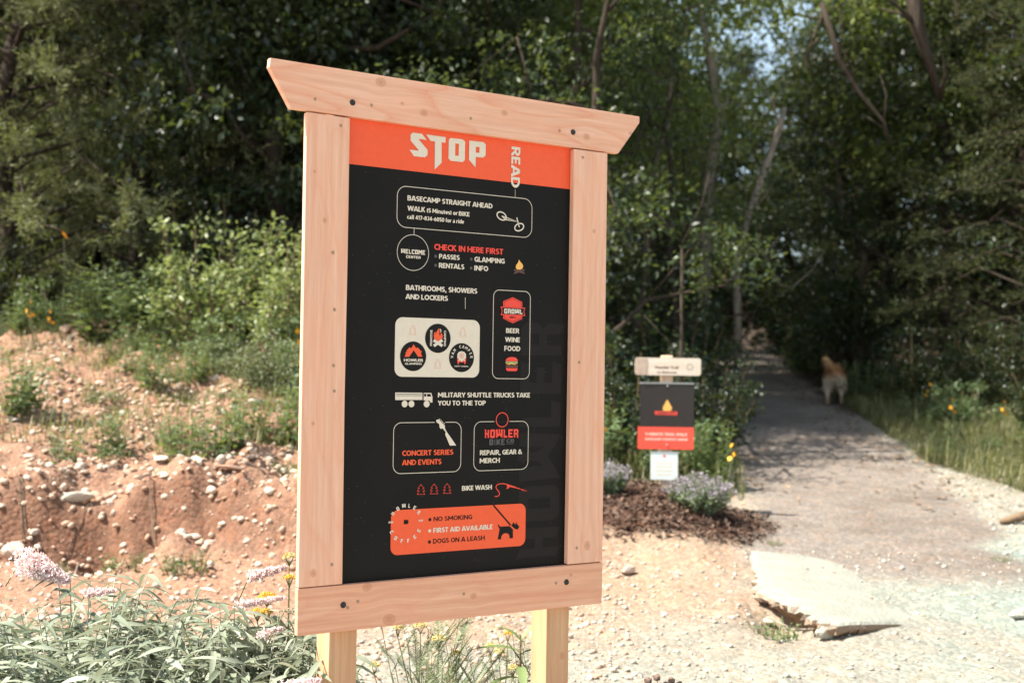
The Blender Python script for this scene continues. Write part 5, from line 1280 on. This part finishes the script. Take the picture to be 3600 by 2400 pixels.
put_weed(W_C, 3.1, 8.0, .35, 'tiny green sprout right of the slab', 'weeds on the pale ground')
put_weed(W_C, 1.75, 8.35, .35, 'tiny grass sprout at the near edge of the gravel path', 'weeds on the pale ground')
for i in range(46):
    x = rnd.uniform(-3.6, -.7); y = rnd.uniform(8.3, 12.2)
    put_weed([W_A, W_C, W_C, W_B][i % 4], x, y, rnd.uniform(.5, 1.0), 'green %s %s' % (('bushy weed', 'low tuft', 'low sprout', 'thin upright weed')[i % 4], spot(x, y)))
for i in range(22):
    x = rnd.uniform(-5.0, -1.2); y = rnd.uniform(11.4, 13.2)
    put_weed([W_D, W_B, W_A][i % 3], x, y, rnd.uniform(.7, 1.15), '%s at the foot of the wood, %s' % (('tall leafy weed', 'slender weed', 'bushy weed')[i % 3], 'near the left picture edge' if x < -4.2 else 'under the soft brownish cedar' if x < -3.3 else 'under the glinting tree' if x < -2.4 else 'beside the yellow-green shrubs' if x < -1.8 else 'close to the sign frame'), 'weeds at the foot of the wood')
for i in range(34):
    y = rnd.uniform(10.3, 16.5); x = pathc(y) - 1.05 - rnd.uniform(0, 1.3)
    put_weed([W_D, W_A, W_B][i % 3], x, y, rnd.uniform(.6, 1.0), 'dark %s left of the trail, %s' % (('tall weed', 'bushy weed', 'slender weed')[i % 3], along(y, pathc(y) - x)), 'weeds beside the trail')
for i in range(40):
    y = rnd.uniform(11.6, 18.5); x = pathc(y) + 1.15 + rnd.uniform(0, 2.2)
    put_weed([W_A, W_D, W_B, W_A][i % 4], x, y, rnd.uniform(.55, .95), 'green %s right of the trail, %s' % (('bushy weed', 'tall weed', 'slender weed', 'leafy tuft')[i % 4], along(y, x - pathc(y))), 'weeds beside the trail')

def grass(name, n, xf, yr, hr, mat_, label, seed, bow=1.5):
    g = np.random.default_rng(seed)
    y = g.uniform(*yr, n); x = xf(y, g.random(n)); keep = g.random(n) < .35 + 1.3 * np.clip(vnoise(x, y, 2.2) + .35, 0, 1); x = x[keep]; y = y[keep]; m = len(x)
    h = hr[0] + (hr[1] - hr[0]) * g.random(m); h *= .6 + np.clip(vnoise(x, y, 1.2) + .5, 0, 1)
    a = g.random(m) * 6.283; d = np.stack([np.cos(a), np.sin(a), 0 * a], -1); s = np.stack([-np.sin(a), np.cos(a), 0 * a], -1)
    B = np.stack([x, y, hgt(x, y) + hbump(x, y) - .01], -1); up = np.array([0, 0, 1.])
    k = (bow * g.random(m))[:, None]; H = h[:, None] * (.4 + .9 * g.random((m, 1))); w = (.0025 + .0025 * g.random(m))[:, None]
    M1 = B + up * H * .55 + d * H * .18 * k; T1 = B + up * H * (1 - .42 * k) + d * H * .75 * k
    V = np.stack([B - s * w, B + s * w, M1 + s * w * .8, T1, M1 - s * w * .8], 1).reshape(-1, 3)
    i = np.arange(m)[:, None] * 5
    F = np.concatenate([i + [0, 1, 2], i + [0, 2, 4], i + [4, 2, 3]], 1).reshape(-1, 3)
    o = link(name, mesh_np(name, V, F, mat_)); tag(o, label, kind='stuff'); return o
grass('grass', 50000, lambda y, r: pathc(y) + .95 + .35 * (12 - np.minimum(y, 12)) + r ** 1.2 * (3.6), (10.2, 18.0), (.05, .26), M_GRASS, 'grass growing in clumps right of the trail', 71)
grass('grass', 14000, lambda y, r: pathc(y) - .85 - r * 1.9, (10.0, 22.0), (.08, .30), M_GRASS, 'grass and low green stuff left of the trail', 72)
grass('grass', 16000, lambda y, r: -4.8 + r * 4.4, (8.6, 13.0), (.03, .16), M_GRASS, 'thin dry grass scattered over the slope of the bank', 73)
grass('grass', 9000, lambda y, r: -1.9 + r * 1.9, (8.8, 11.5), (.08, .28), M_GRASS, 'taller grass at the top of the rubble beside the sign', 74)

# ------------------------------------------------------------ yellow flowers by the wood
M_YEL = plain_mat('petal_yellow', (.86, .42, .03), .5, .15, 30)
def coreopsis(nh=4):
    root = empty('yellow_flower_plant'); mb = MB(); g = np.random.default_rng(81); heads = []
    for i in range(nh):
        e = Vector((g.normal() * .13, g.normal() * .08, .42 + .22 * g.random())); b = Vector((g.normal() * .03, g.normal() * .03, -.02))
        mb.tube([b, b.lerp(e, .5) + Vector((.02, 0, 0)), e], [.004, .003, .002], 4); heads.append(e)
    link('stem', mb.mesh('stem', M_STEM), root)
    fm = MB()
    for k in range(8):
        a = k * math.pi / 4; c, s = math.cos(a), math.sin(a)
        fm.add([(0, 0, .004), (.013 * c - .008 * s, .013 * s + .008 * c, .006), (.031 * c - .006 * s, .031 * s + .006 * c, .002), (.031 * c + .006 * s, .031 * s - .006 * c, .002), (.013 * c + .008 * s, .013 * s - .008 * c, .006)], [(0, 1, 2, 3, 4)])
    fm.tube([(0, 0, 0), (0, 0, .012)], [.008, .005], 8)
    me = fm.mesh('flower', M_YEL)
    for e in heads: link('flower', me, root, e, (.9 + g.normal() * .3, g.normal() * .3, g.normal() * .4))
    _, fo = weed_mesh(82, 7, .3, .05, .07, M_WEED, .16)
    link('foliage', fo, root)
    return root
C_T = coreopsis(); C_1 = coreopsis(1)
for x, y, s, lab in [(-4.25, 11.3, .9, 'tall yellow-flowered plant at the top of the bank near the left edge'), (-4.2, 11.6, .7, 'shorter yellow-flowered plant beside the tall one near the left edge'),
                     (-4.35, 12.3, 1.9, 'single orange-yellow flower high in front of the feathery cedar'),
                     (-1.15, 7.75, 1.0, 'orange-yellow flower peeking out from behind the left edge of the sign frame'), (-1.75, 10.5, 1.0, 'yellow flowers in the green above the tall leafy plant'),
                     (.80, 9.9, .85, 'yellow flower between the sign frame and the small trail marker'), (1.72, 10.2, .8, 'yellow flowers at the right edge of the small trail marker'),
                     (4.75, 13.4, .9, 'yellow-flowered plant in the grass right of the trail, left one of the two'), (5.15, 13.0, .9, 'yellow-flowered plant in the grass right of the trail, right one of the two'),
                     (5.0, 15.0, .9, 'yellow-flowered plant further back in the grass, right of the dog'), (5.9, 13.6, .8, 'yellow-flowered plant at the right edge of the picture')]:
    put_weed(C_1 if 'single' in lab or 'peeking' in lab or 'between' in lab else C_T, x, y, s * .8, lab, 'plants with yellow daisy flowers', 'flower')

# ------------------------------------------------------------ lavender in the mulch bed
def lavender(seed, r, h):
    g = np.random.default_rng(seed); root = empty('lavender'); C = []; D = []; N = []; L = []; fC = []
    mb = MB()
    for i in range(190):
        a = g.random() * 6.28; q = r * g.random() ** .5; e = Vector((q * math.cos(a), q * math.sin(a), h * (1 - .35 * (q / r) ** 2) * (.75 + .35 * g.random()))); b = e * .25; b.z = -.02
        mb.tube([b, e], [.003, .0015], 3, cap=False)
        for j in range(26):
            t = .15 + .6 * g.random(); p = b.lerp(e, t); C.append(p); D.append(g.normal(size=3) + [0, 0, .7]); N.append(g.normal(size=3)); L.append(.034)
        for j in range(7): fC.append(np.array(b.lerp(e, .80 + .22 * g.random())) + g.normal(size=3) * .006)
    link('stem', mb.mesh('stem', M_STEM), root)
    V, F = leaf_quads(np.array(C, float), np.array(D), np.array(N), np.array(L), np.array(L) * .42)
    link('foliage', mesh_np('foliage', V, F, M_LAV), root)
    fC = np.array(fC); L = np.full(len(fC), .014)
    V, F = leaf_quads(fC, g.normal(size=fC.shape), g.normal(size=fC.shape), L, L * .8)
    link('flower_spike', mesh_np('flower_spike', V, F, M_LAVF), root)
    return root
M_LAV = leaf_mat('leaf_lavender', (.12, .17, .09), (.28, .32, .19), rough=.6, trans=.25)
M_LAVF = leaf_mat('petal_lavender', (.26, .21, .29), (.50, .43, .50), rough=.6, trans=.2)
l1 = lavender(91, .27, .27); place(l1, 1.32, 8.78, 0, 1.0, None, -.02); tag(l1, 'bigger lavender bush in the mulch bed right in front of the marker post', 'plant', 'lavender bushes in the mulch bed')
l2 = lavender(92, .19, .28); place(l2, .70, 9.0, 0, .9, None, -.02); tag(l2, 'smaller lavender bush in the mulch bed between the sign frame and the marker post', 'plant', 'lavender bushes in the mulch bed')

# ------------------------------------------------------------ butterfly bush at the lower left
M_BUD = leaf_mat('leaf_butterfly_bush', (.12, .145, .095), (.32, .35, .265), under=(.46, .48, .40), rough=.6, trans=.16, spec=.25)
M_PINK = leaf_mat('petal_pink', (.95, .64, .66), (1.0, .95, .95), rough=.6, trans=.25, spec=.2)
M_SEED = plain_mat('seed_spike', (.42, .36, .27), .8, .3)
M_GREYSTEM = plain_mat('stem_grey', (.34, .34, .27), .8, .3)
def floret_np(C, g, s):
    n = len(C); a = np.repeat(C, 4, 0); D = g.normal(size=(len(a), 3)); N = g.normal(size=(len(a), 3)); L = np.full(len(a), s)
    return leaf_quads(a, D, N, L, L * .8, .1)
def butterfly_bush(x, y, label, seed, nstem, R, H, spikes, indiv):
    g = np.random.default_rng(seed); z0 = hz(x, y); root = empty('butterfly_bush', (x, y, z0)); tag(root, label, 'bush', 'butterfly bushes at the lower left')
    mb = MB(); leafM = [lance_leaf('leaf', .105, .021, M_BUD, d, f) for d, f in ((.15, .12), (.35, .2), (.6, .1), (.9, .2))]
    L = []
    for i in range(nstem):
        a = g.random() * 6.28; q = R * g.random() ** .5; top = Vector((q * math.cos(a), q * math.sin(a), H * (.80 + .22 * g.random()) - .30 * (q / R) ** 2 * H * .6))
        b = Vector((top.x * .2, top.y * .2, -.05)); mid = b.lerp(top, .55) + Vector((-top.x * .12, -top.y * .12, .05))
        mb.tube([b, mid, top], [.005, .0035, .0015], 4, cap=False)
        m = 10
        for j in range(m):
            t = .46 + .54 * j / (m - 1); p = mid.lerp(top, (t - .46) / .54) if t > .46 else mid
            for s in (0, math.pi):
                aa = a + j * 1.57 + s + g.normal() * .25
                L.append((p, aa, -.25 - .25 * g.random() + .35 * (t > .9), g.normal() * .35, (1.25 - .45 * t) * (.8 + .4 * g.random()), g.integers(0, 4)))
    # leaves nearest the top of the bush show singly
    L.sort(key=lambda q: -q[0].z)
    g2 = list(range(len(L)))
    for i in g2[:indiv]:
        p, aa, pt, ro, s, k_ = L[i]
        link('leaf', leafM[k_], root, p, (ro, pt, aa), (s, s, s))
    rest = MB()
    tv = [np.array([v.co for v in me.vertices]) for me in leafM]; tf = [[tuple(p.vertices) for p in me.polygons] for me in leafM]
    for i in g2[indiv:]:
        p, aa, pt, ro, s, k_ = L[i]
        Rm = np.array(Matrix.LocRotScale(p, __import__('mathutils').Euler((ro, pt, aa)), (s, s, s)))
        rest.add(tv[k_] @ Rm[:3, :3].T + Rm[:3, 3], tf[k_])
    ro_ = link('foliage', rest.mesh('foliage', M_BUD, True), root); ro_['kind'] = 'stuff'
    link('stem', mb.mesh('stem', M_GREYSTEM), root)
    for (wx, wy, wz, dx, dy, dz, ln, rad, kind) in spikes:
        o = np.array([wx - x, wy - y, wz - z0]); d = np.array([dx, dy, dz], float); d /= np.linalg.norm(d)
        n = int(620 * ln * rad / .12 / .03) if kind == 'pink' else int(150 * ln / .1)
        t = g.random(n) ** .8; r = rad * (1 - t) ** .6 * (.5 + .6 * g.random(n)); pp = unit(n, g)
        C = o + d * (t * ln)[:, None] + pp * r[:, None]
        V, F = floret_np(C, g, .0085 if kind == 'pink' else .0045)
        link('flower_spike' if kind == 'pink' else 'seed_spike', mesh_np('spike', V, F, M_PINK if kind == 'pink' else M_SEED), root)
        mb2 = MB(); tip = Vector(o + d * ln); bs = Vector(o - d * .05 + np.array([0, 0, -.10])); mb2.tube([bs, Vector(o), tip], [.0025, .002, .001], 4, cap=False)
        link('flower_stalk', mb2.mesh('flower_stalk', M_STEM), root)
    return root
butterfly_bush(-1.28, 3.80, 'grey-green butterfly bush filling the lower left corner, with one large pink flower spike', 101, 165, .58, .87,
    [(-1.50, 3.9, 1.0, 1, .0, -.42, .16, .050, 'pink'), (-1.30, 3.9, .90, 1, 0, .12, .09, .014, 'pink'), (-1.17, 3.7, .88, 1, .1, .3, .10, .008, 'seed'), (-1.12, 3.55, .70, .6, -.2, .2, .07, .02, 'pink'), (-1.02, 3.9, .88, 1, .0, .1, .10, .007, 'seed'), (-1.5, 3.6, .80, -.7, 0, .3, .07, .014, 'pink')], 200)
butterfly_bush(-.80, 3.78, 'smaller grey-green butterfly bush with thin pink sprays beside the left sign post', 102, 100, .37, .80,
    [(-.82, 4.0, .94, 1, 0, .30, .12, .020, 'pink'), (-.84, 3.9, .87, 1, 0, .18, .15, .012, 'pink'), (-.66, 3.75, .885, 1, 0, .02, .14, .007, 'seed'), (-.74, 3.8, .80, .9, 0, .3, .07, .018, 'pink'), (-.62, 3.50, .72, 1, -.1, .25, .11, .020, 'pink'), (-.52, 3.38, .69, 1, -.05, -.04, .085, .006, 'seed'), (-.95, 3.7, .86, -.6, 0, .3, .05, .008, 'seed')], 90)

# ------------------------------------------------------------ yarrow behind the sign posts
M_YARY = leaf_mat('yarrow_yellow', (.80, .44, .06), (.95, .66, .18), rough=.7, trans=.1, spec=.2)
M_YARP = leaf_mat('yarrow_fading', (.62, .50, .20), (.85, .75, .42), rough=.7, trans=.1, spec=.2)
M_FERN = leaf_mat('leaf_yarrow', (.10, .13, .075), (.25, .28, .17), rough=.6, trans=.2)
def yarrow(x, y, label, heads, seed, nf=24, fh=.5):
    g = np.random.default_rng(seed); z0 = hz(x, y); root = empty('yarrow', (x, y, z0)); tag(root, label, 'flower', 'yarrow plants round the sign posts')
    mb = MB()
    for hx, hy, hz_, r, c in heads:
        e = Vector((hx - x, hy - y, hz_ - z0)); b = Vector((g.normal() * .03, g.normal() * .03, -.03)); j = e - Vector((0, 0, .035))
        mb.tube([b, b.lerp(j, .5) + Vector((g.normal() * .015, 0, 0)), j], [.0032, .0026, .002], 4)
        n = int(150 * (r / .025) ** 1.5); q = np.sqrt(g.random(n)) * r; a = g.random(n) * 6.28
        C = np.stack([e.x + q * np.cos(a), e.y + q * np.sin(a), e.z + .35 * r - .5 * q * q / r + g.normal(size=n) * .0015], -1)
        for k_ in range(9):
            aa = k_ * .7; mb.tube([j, (e.x + r * .7 * math.cos(aa), e.y + r * .7 * math.sin(aa), e.z - .002)], [.0012, .0008], 3, cap=False)
        V, F = floret_np(C, g, .0052)
        link('flower_head', mesh_np('flower_head', V, F, M_YARY if c else M_YARP), root)
    # feathery leaves: a rib with many short side blades
    C = []; D = []; N = []; L = []
    for i in range(nf):
        a = g.random() * 6.28; h = fh * (.35 + .75 * g.random()); b = Vector((g.normal() * .07, g.normal() * .07, h * .62)); e = b + Vector((math.cos(a) * .10, math.sin(a) * .10, .10 + .10 * g.random()))
        b.z = max(0, b.z); mb.tube([Vector((b.x * .3, b.y * .3, 0)), b, e], [.002, .0018, .001], 3, cap=False)
        rib = e - b; sd = rib.cross(Vector((0, 0, 1))).normalized()
        for j in range(22):
            t = j / 22; p = b.lerp(e, t)
            for s in (-1, 1): C.append(p); D.append(sd * s + rib.normalized() * .6); N.append((0, 0, 1)); L.append(.026 * math.sin(math.pi * (t * .85 + .12)) + .004)
    V, F = leaf_quads(np.array(C, float), np.array(D, float), np.array(N, float) + g.normal(size=(len(C), 3)) * .2, np.array(L), np.array(L) * .24)
    link('foliage', mesh_np('foliage', V, F, M_FERN), root)
    link('stem', mb.mesh('stem', M_STEM), root)
    return root
yarrow(-.28, 4.5, 'tall yarrow with several pale flat flower heads, right of the left sign post', [(-.31, 4.5, .70, .024, 0), (-.24, 4.45, .665, .026, 0), (-.18, 4.5, .60, .022, 0), (-.46, 4.4, .58, .020, 0), (-.39, 4.5, .69, .018, 0)], 111, 46, .80)
yarrow(-.18, 4.2, 'yarrow with two big golden flower heads low between the sign posts', [(-.255, 4.2, .515, .040, 1), (-.285, 4.25, .44, .036, 1), (-.14, 4.2, .475, .036, 1), (-.12, 4.15, .43, .034, 1)], 112, 44, .62)
yarrow(-.02, 4.5, 'yarrow with small olive-yellow heads near the middle between the posts', [(-.06, 4.5, .63, .020, 0), (-.03, 4.6, .59, .020, 0), (.02, 4.5, .555, .020, 0), (-.02, 4.55, .48, .018, 0), (.06, 4.5, .43, .018, 0), (.0, 4.6, .655, .016, 1)], 113, 24, .6)
yarrow(-.66, 4.1, 'yarrow with yellow heads against the lower left corner of the sign frame', [(-.71, 4.1, .995, .022, 0), (-.70, 4.05, .935, .018, 1), (-.78, 4.1, .865, .030, 1), (-.80, 4.05, .825, .022, 1), (-.76, 4.0, .835, .018, 1)], 114, 26, .75)

def tall_weed():
    x, y = .02, 4.45; root = empty('milkweed_plant', (x, y, hz(x, y))); tag(root, 'young plant with long drooping green leaves between the sign posts', 'weed')
    mb = MB(); mb.tube([(0, 0, -.03), (.005, 0, .25), (.0, 0, .53)], [.006, .005, .003], 6)
    link('stem', mb.mesh('stem', plain_mat('stem_red', (.24, .12, .07), .5, .2)), root)
    lm = [lance_leaf('leaf', .17, .036, M_TALL, .45, .18, 7), lance_leaf('leaf', .15, .034, M_TALL, .75, .12, 7)]
    for i, (t, a, p, s) in enumerate([(.50, .5, -1.1, .75), (.51, 2.7, -.95, .7), (.47, 3.2, -.42, 1.05), (.46, .1, -.62, .9), (.42, -1.5, -.1, 1.1), (.38, 3.4, -.25, 1.1), (.36, -.2, -.35, 1.0), (.30, -1.2, .5, 1.15), (.25, 3.0, -.2, .95), (.22, .3, -.4, .9), (.17, -2.0, .1, .9), (.14, .9, -.3, .9)]):
        link('leaf', lm[i % 2], root, (0, 0, t), (0, p, a), (s, s, s))
    root.location.x = .045
M_TALL = leaf_mat('leaf_milkweed', (.14, .20, .065), (.24, .30, .13), under=(.34, .38, .24), rough=.4, trans=.3)
tall_weed()

def button_flowers():
    x, y = .53, 4.25; root = empty('button_flower_plant', (x, y, hz(x, y))); tag(root, 'clump of round purplish-brown flower buttons at the bottom edge right of the sign posts', 'flower')
    g = np.random.default_rng(121); z0 = root.location.z; mb = MB(); hd = plain_mat('button_brown', (.17, .115, .09), .9, .4, 180, .1, .6)
    import bmesh
    bm = bmesh.new(); bmesh.ops.create_icosphere(bm, subdivisions=2, radius=.0125)
    for v in bm.verts: v.co *= 1 + .14 * g.normal()
    me = bpy.data.meshes.new('flower_head'); bm.to_mesh(me); bm.free(); me.materials.append(hd)
    for px, pz in [(-.085, .555), (-.058, .575), (-.028, .585), (-.005, .57), (.018, .578), (.045, .565), (.07, .572), (.062, .548), (.095, .55), (-.04, .552), (.008, .55), (.11, .535), (-.07, .54), (.03, .53)]:
        e = Vector((px, g.normal() * .03, pz - z0)); link('flower_head', me, root, e, (0, 0, g.random() * 6)); mb.tube([(px * .3, 0, 0), e], [.002, .0015], 4, cap=False)
    link('stem', mb.mesh('stem', M_STEM), root)
    lm = lance_leaf('leaf', .045, .02, M_WEED, .2)
    for i in range(22): link('leaf', lm, root, (g.normal() * .05, g.normal() * .03, .525 - z0 + .03 * g.random() - .02), (0, -.5, g.random() * 6))
button_flowers()

# ------------------------------------------------------------ dog seen from behind
def dog():
    x, y = 4.30, 16.8; z = hz(x, y); root = empty('dog', (x, y, z), math.radians(-14)); root.scale = (.92, .92, .92); tag(root, 'sandy long-haired dog walking away up the trail with its tail raised', 'dog')
    # x across, y forward (away from the camera)
    J = [(0, 0, .46, .105, .12), (0, .22, .45, .105, .13), (0, .48, .45, .115, .15), (0, .62, .48, .08, .10), (.03, .74, .50, .065, .075), (.05, .86, .48, .07, .07), (.05, .98, .43, .035, .035), # pelvis, belly, chest, neck, skull, muzzle
         (-.085, -.02, .36, .075, .09), (-.10, .03, .25, .05, .065), (-.10, -.09, .15, .028, .03), (-.10, -.04, .03, .028, .03), (-.10, .02, .012, .028, .02),   # left hind: thigh, knee, hock, paw
         (.085, -.02, .36, .075, .09), (.095, .10, .25, .05, .065), (.095, .02, .16, .028, .03), (.095, .08, .04, .028, .03), (.095, .13, .015, .028, .02),
         (-.09, .48, .32, .055, .06), (-.09, .46, .17, .03, .03), (-.09, .49, .03, .028, .028), (.09, .50, .32, .055, .06), (.09, .56, .17, .03, .03), (.09, .57, .03, .028, .028),
         (-.02, -.09, .50, .04, .04), (-.07, -.14, .575, .055, .055), (-.12, -.16, .64, .055, .05), (-.16, -.17, .69, .025, .025)]
    E = [(0, 1), (1, 2), (2, 3), (3, 4), (4, 5), (5, 6), (0, 7), (7, 8), (8, 9), (9, 10), (10, 11), (0, 12), (12, 13), (13, 14), (14, 15), (15, 16), (2, 17), (17, 18), (18, 19), (2, 20), (20, 21), (21, 22), (0, 23), (23, 24), (24, 25), (25, 26)]
    me = bpy.data.meshes.new('body'); me.from_pydata([q[:3] for q in J], E, []); me.update()
    tmp = bpy.data.objects.new('tmp', me); col.objects.link(tmp)
    sk = tmp.modifiers.new('skin', 'SKIN'); me_sv = me.skin_vertices[0].data
    for i, q in enumerate(J): me_sv[i].radius = (q[3], q[4]); me_sv[i].use_root = i == 0
    tmp.modifiers.new('sub', 'SUBSURF').levels = 2
    bm_ = bpy.data.meshes.new_from_object(tmp.evaluated_get(bpy.context.evaluated_depsgraph_get()))
    bpy.data.objects.remove(tmp)
    m, nt, b = new_mat('dog_coat')
    sx = nd(nt, 'ShaderNodeSeparateXYZ'); nt.links.new(coord(nt), sx.inputs[0])
    v = noise(nt, coord(nt), 14, 4, .7)
    f = mth(nt, 'ADD', sx.outputs[2], mth(nt, 'MULTIPLY', mth(nt, 'SUBTRACT', v, .5), .2))
    c = ramp(nt, f, [(.10, (.42, .29, .19)), (.28, (.56, .48, .37)), (.40, (.50, .37, .24)), (.48, (.42, .19, .085)), (.60, (.56, .34, .17))])
    nt.links.new(c, b.inputs['Base Color']); b.inputs['Roughness'].default_value = .9; b.inputs['Specular IOR Level'].default_value = .1
    bm_.materials.clear(); bm_.materials.append(m)
    bm_.polygons.foreach_set('use_smooth', [True] * len(bm_.polygons))
    link('body', bm_, root)
    # shaggy coat: short hairs over the surface
    g = np.random.default_rng(131); pc = np.array([p.center for p in bm_.polygons]); pn = np.array([p.normal for p in bm_.polygons]); ar = np.array([p.area for p in bm_.polygons])
    k_ = g.choice(len(pc), 9000, p=ar / ar.sum()); C = pc[k_] + g.normal(size=(9000, 3)) * .008; D = pn[k_] * .6 + np.array([0, -.3, -.7]) + g.normal(size=(9000, 3)) * .3
    L = .02 + .035 * g.random(9000); L *= np.where(C[:, 2] < .2, .4, 1)
    V, F = leaf_quads(C, D, pn[k_] + .01, L, L * .16)
    h = link('fur', mesh_np('fur', V, F, m), root)
    for s in (-1, 1):
        mb = MB(); mb.add([(.04 + s * .05, .80, .55), (.04 + s * .085, .79, .47), (.04 + s * .055, .83, .46), (.04 + s * .06, .825, .54)], [(0, 1, 2, 3), (3, 2, 1, 0)])
        link('ear', mb.mesh('ear', m), root)
dog()
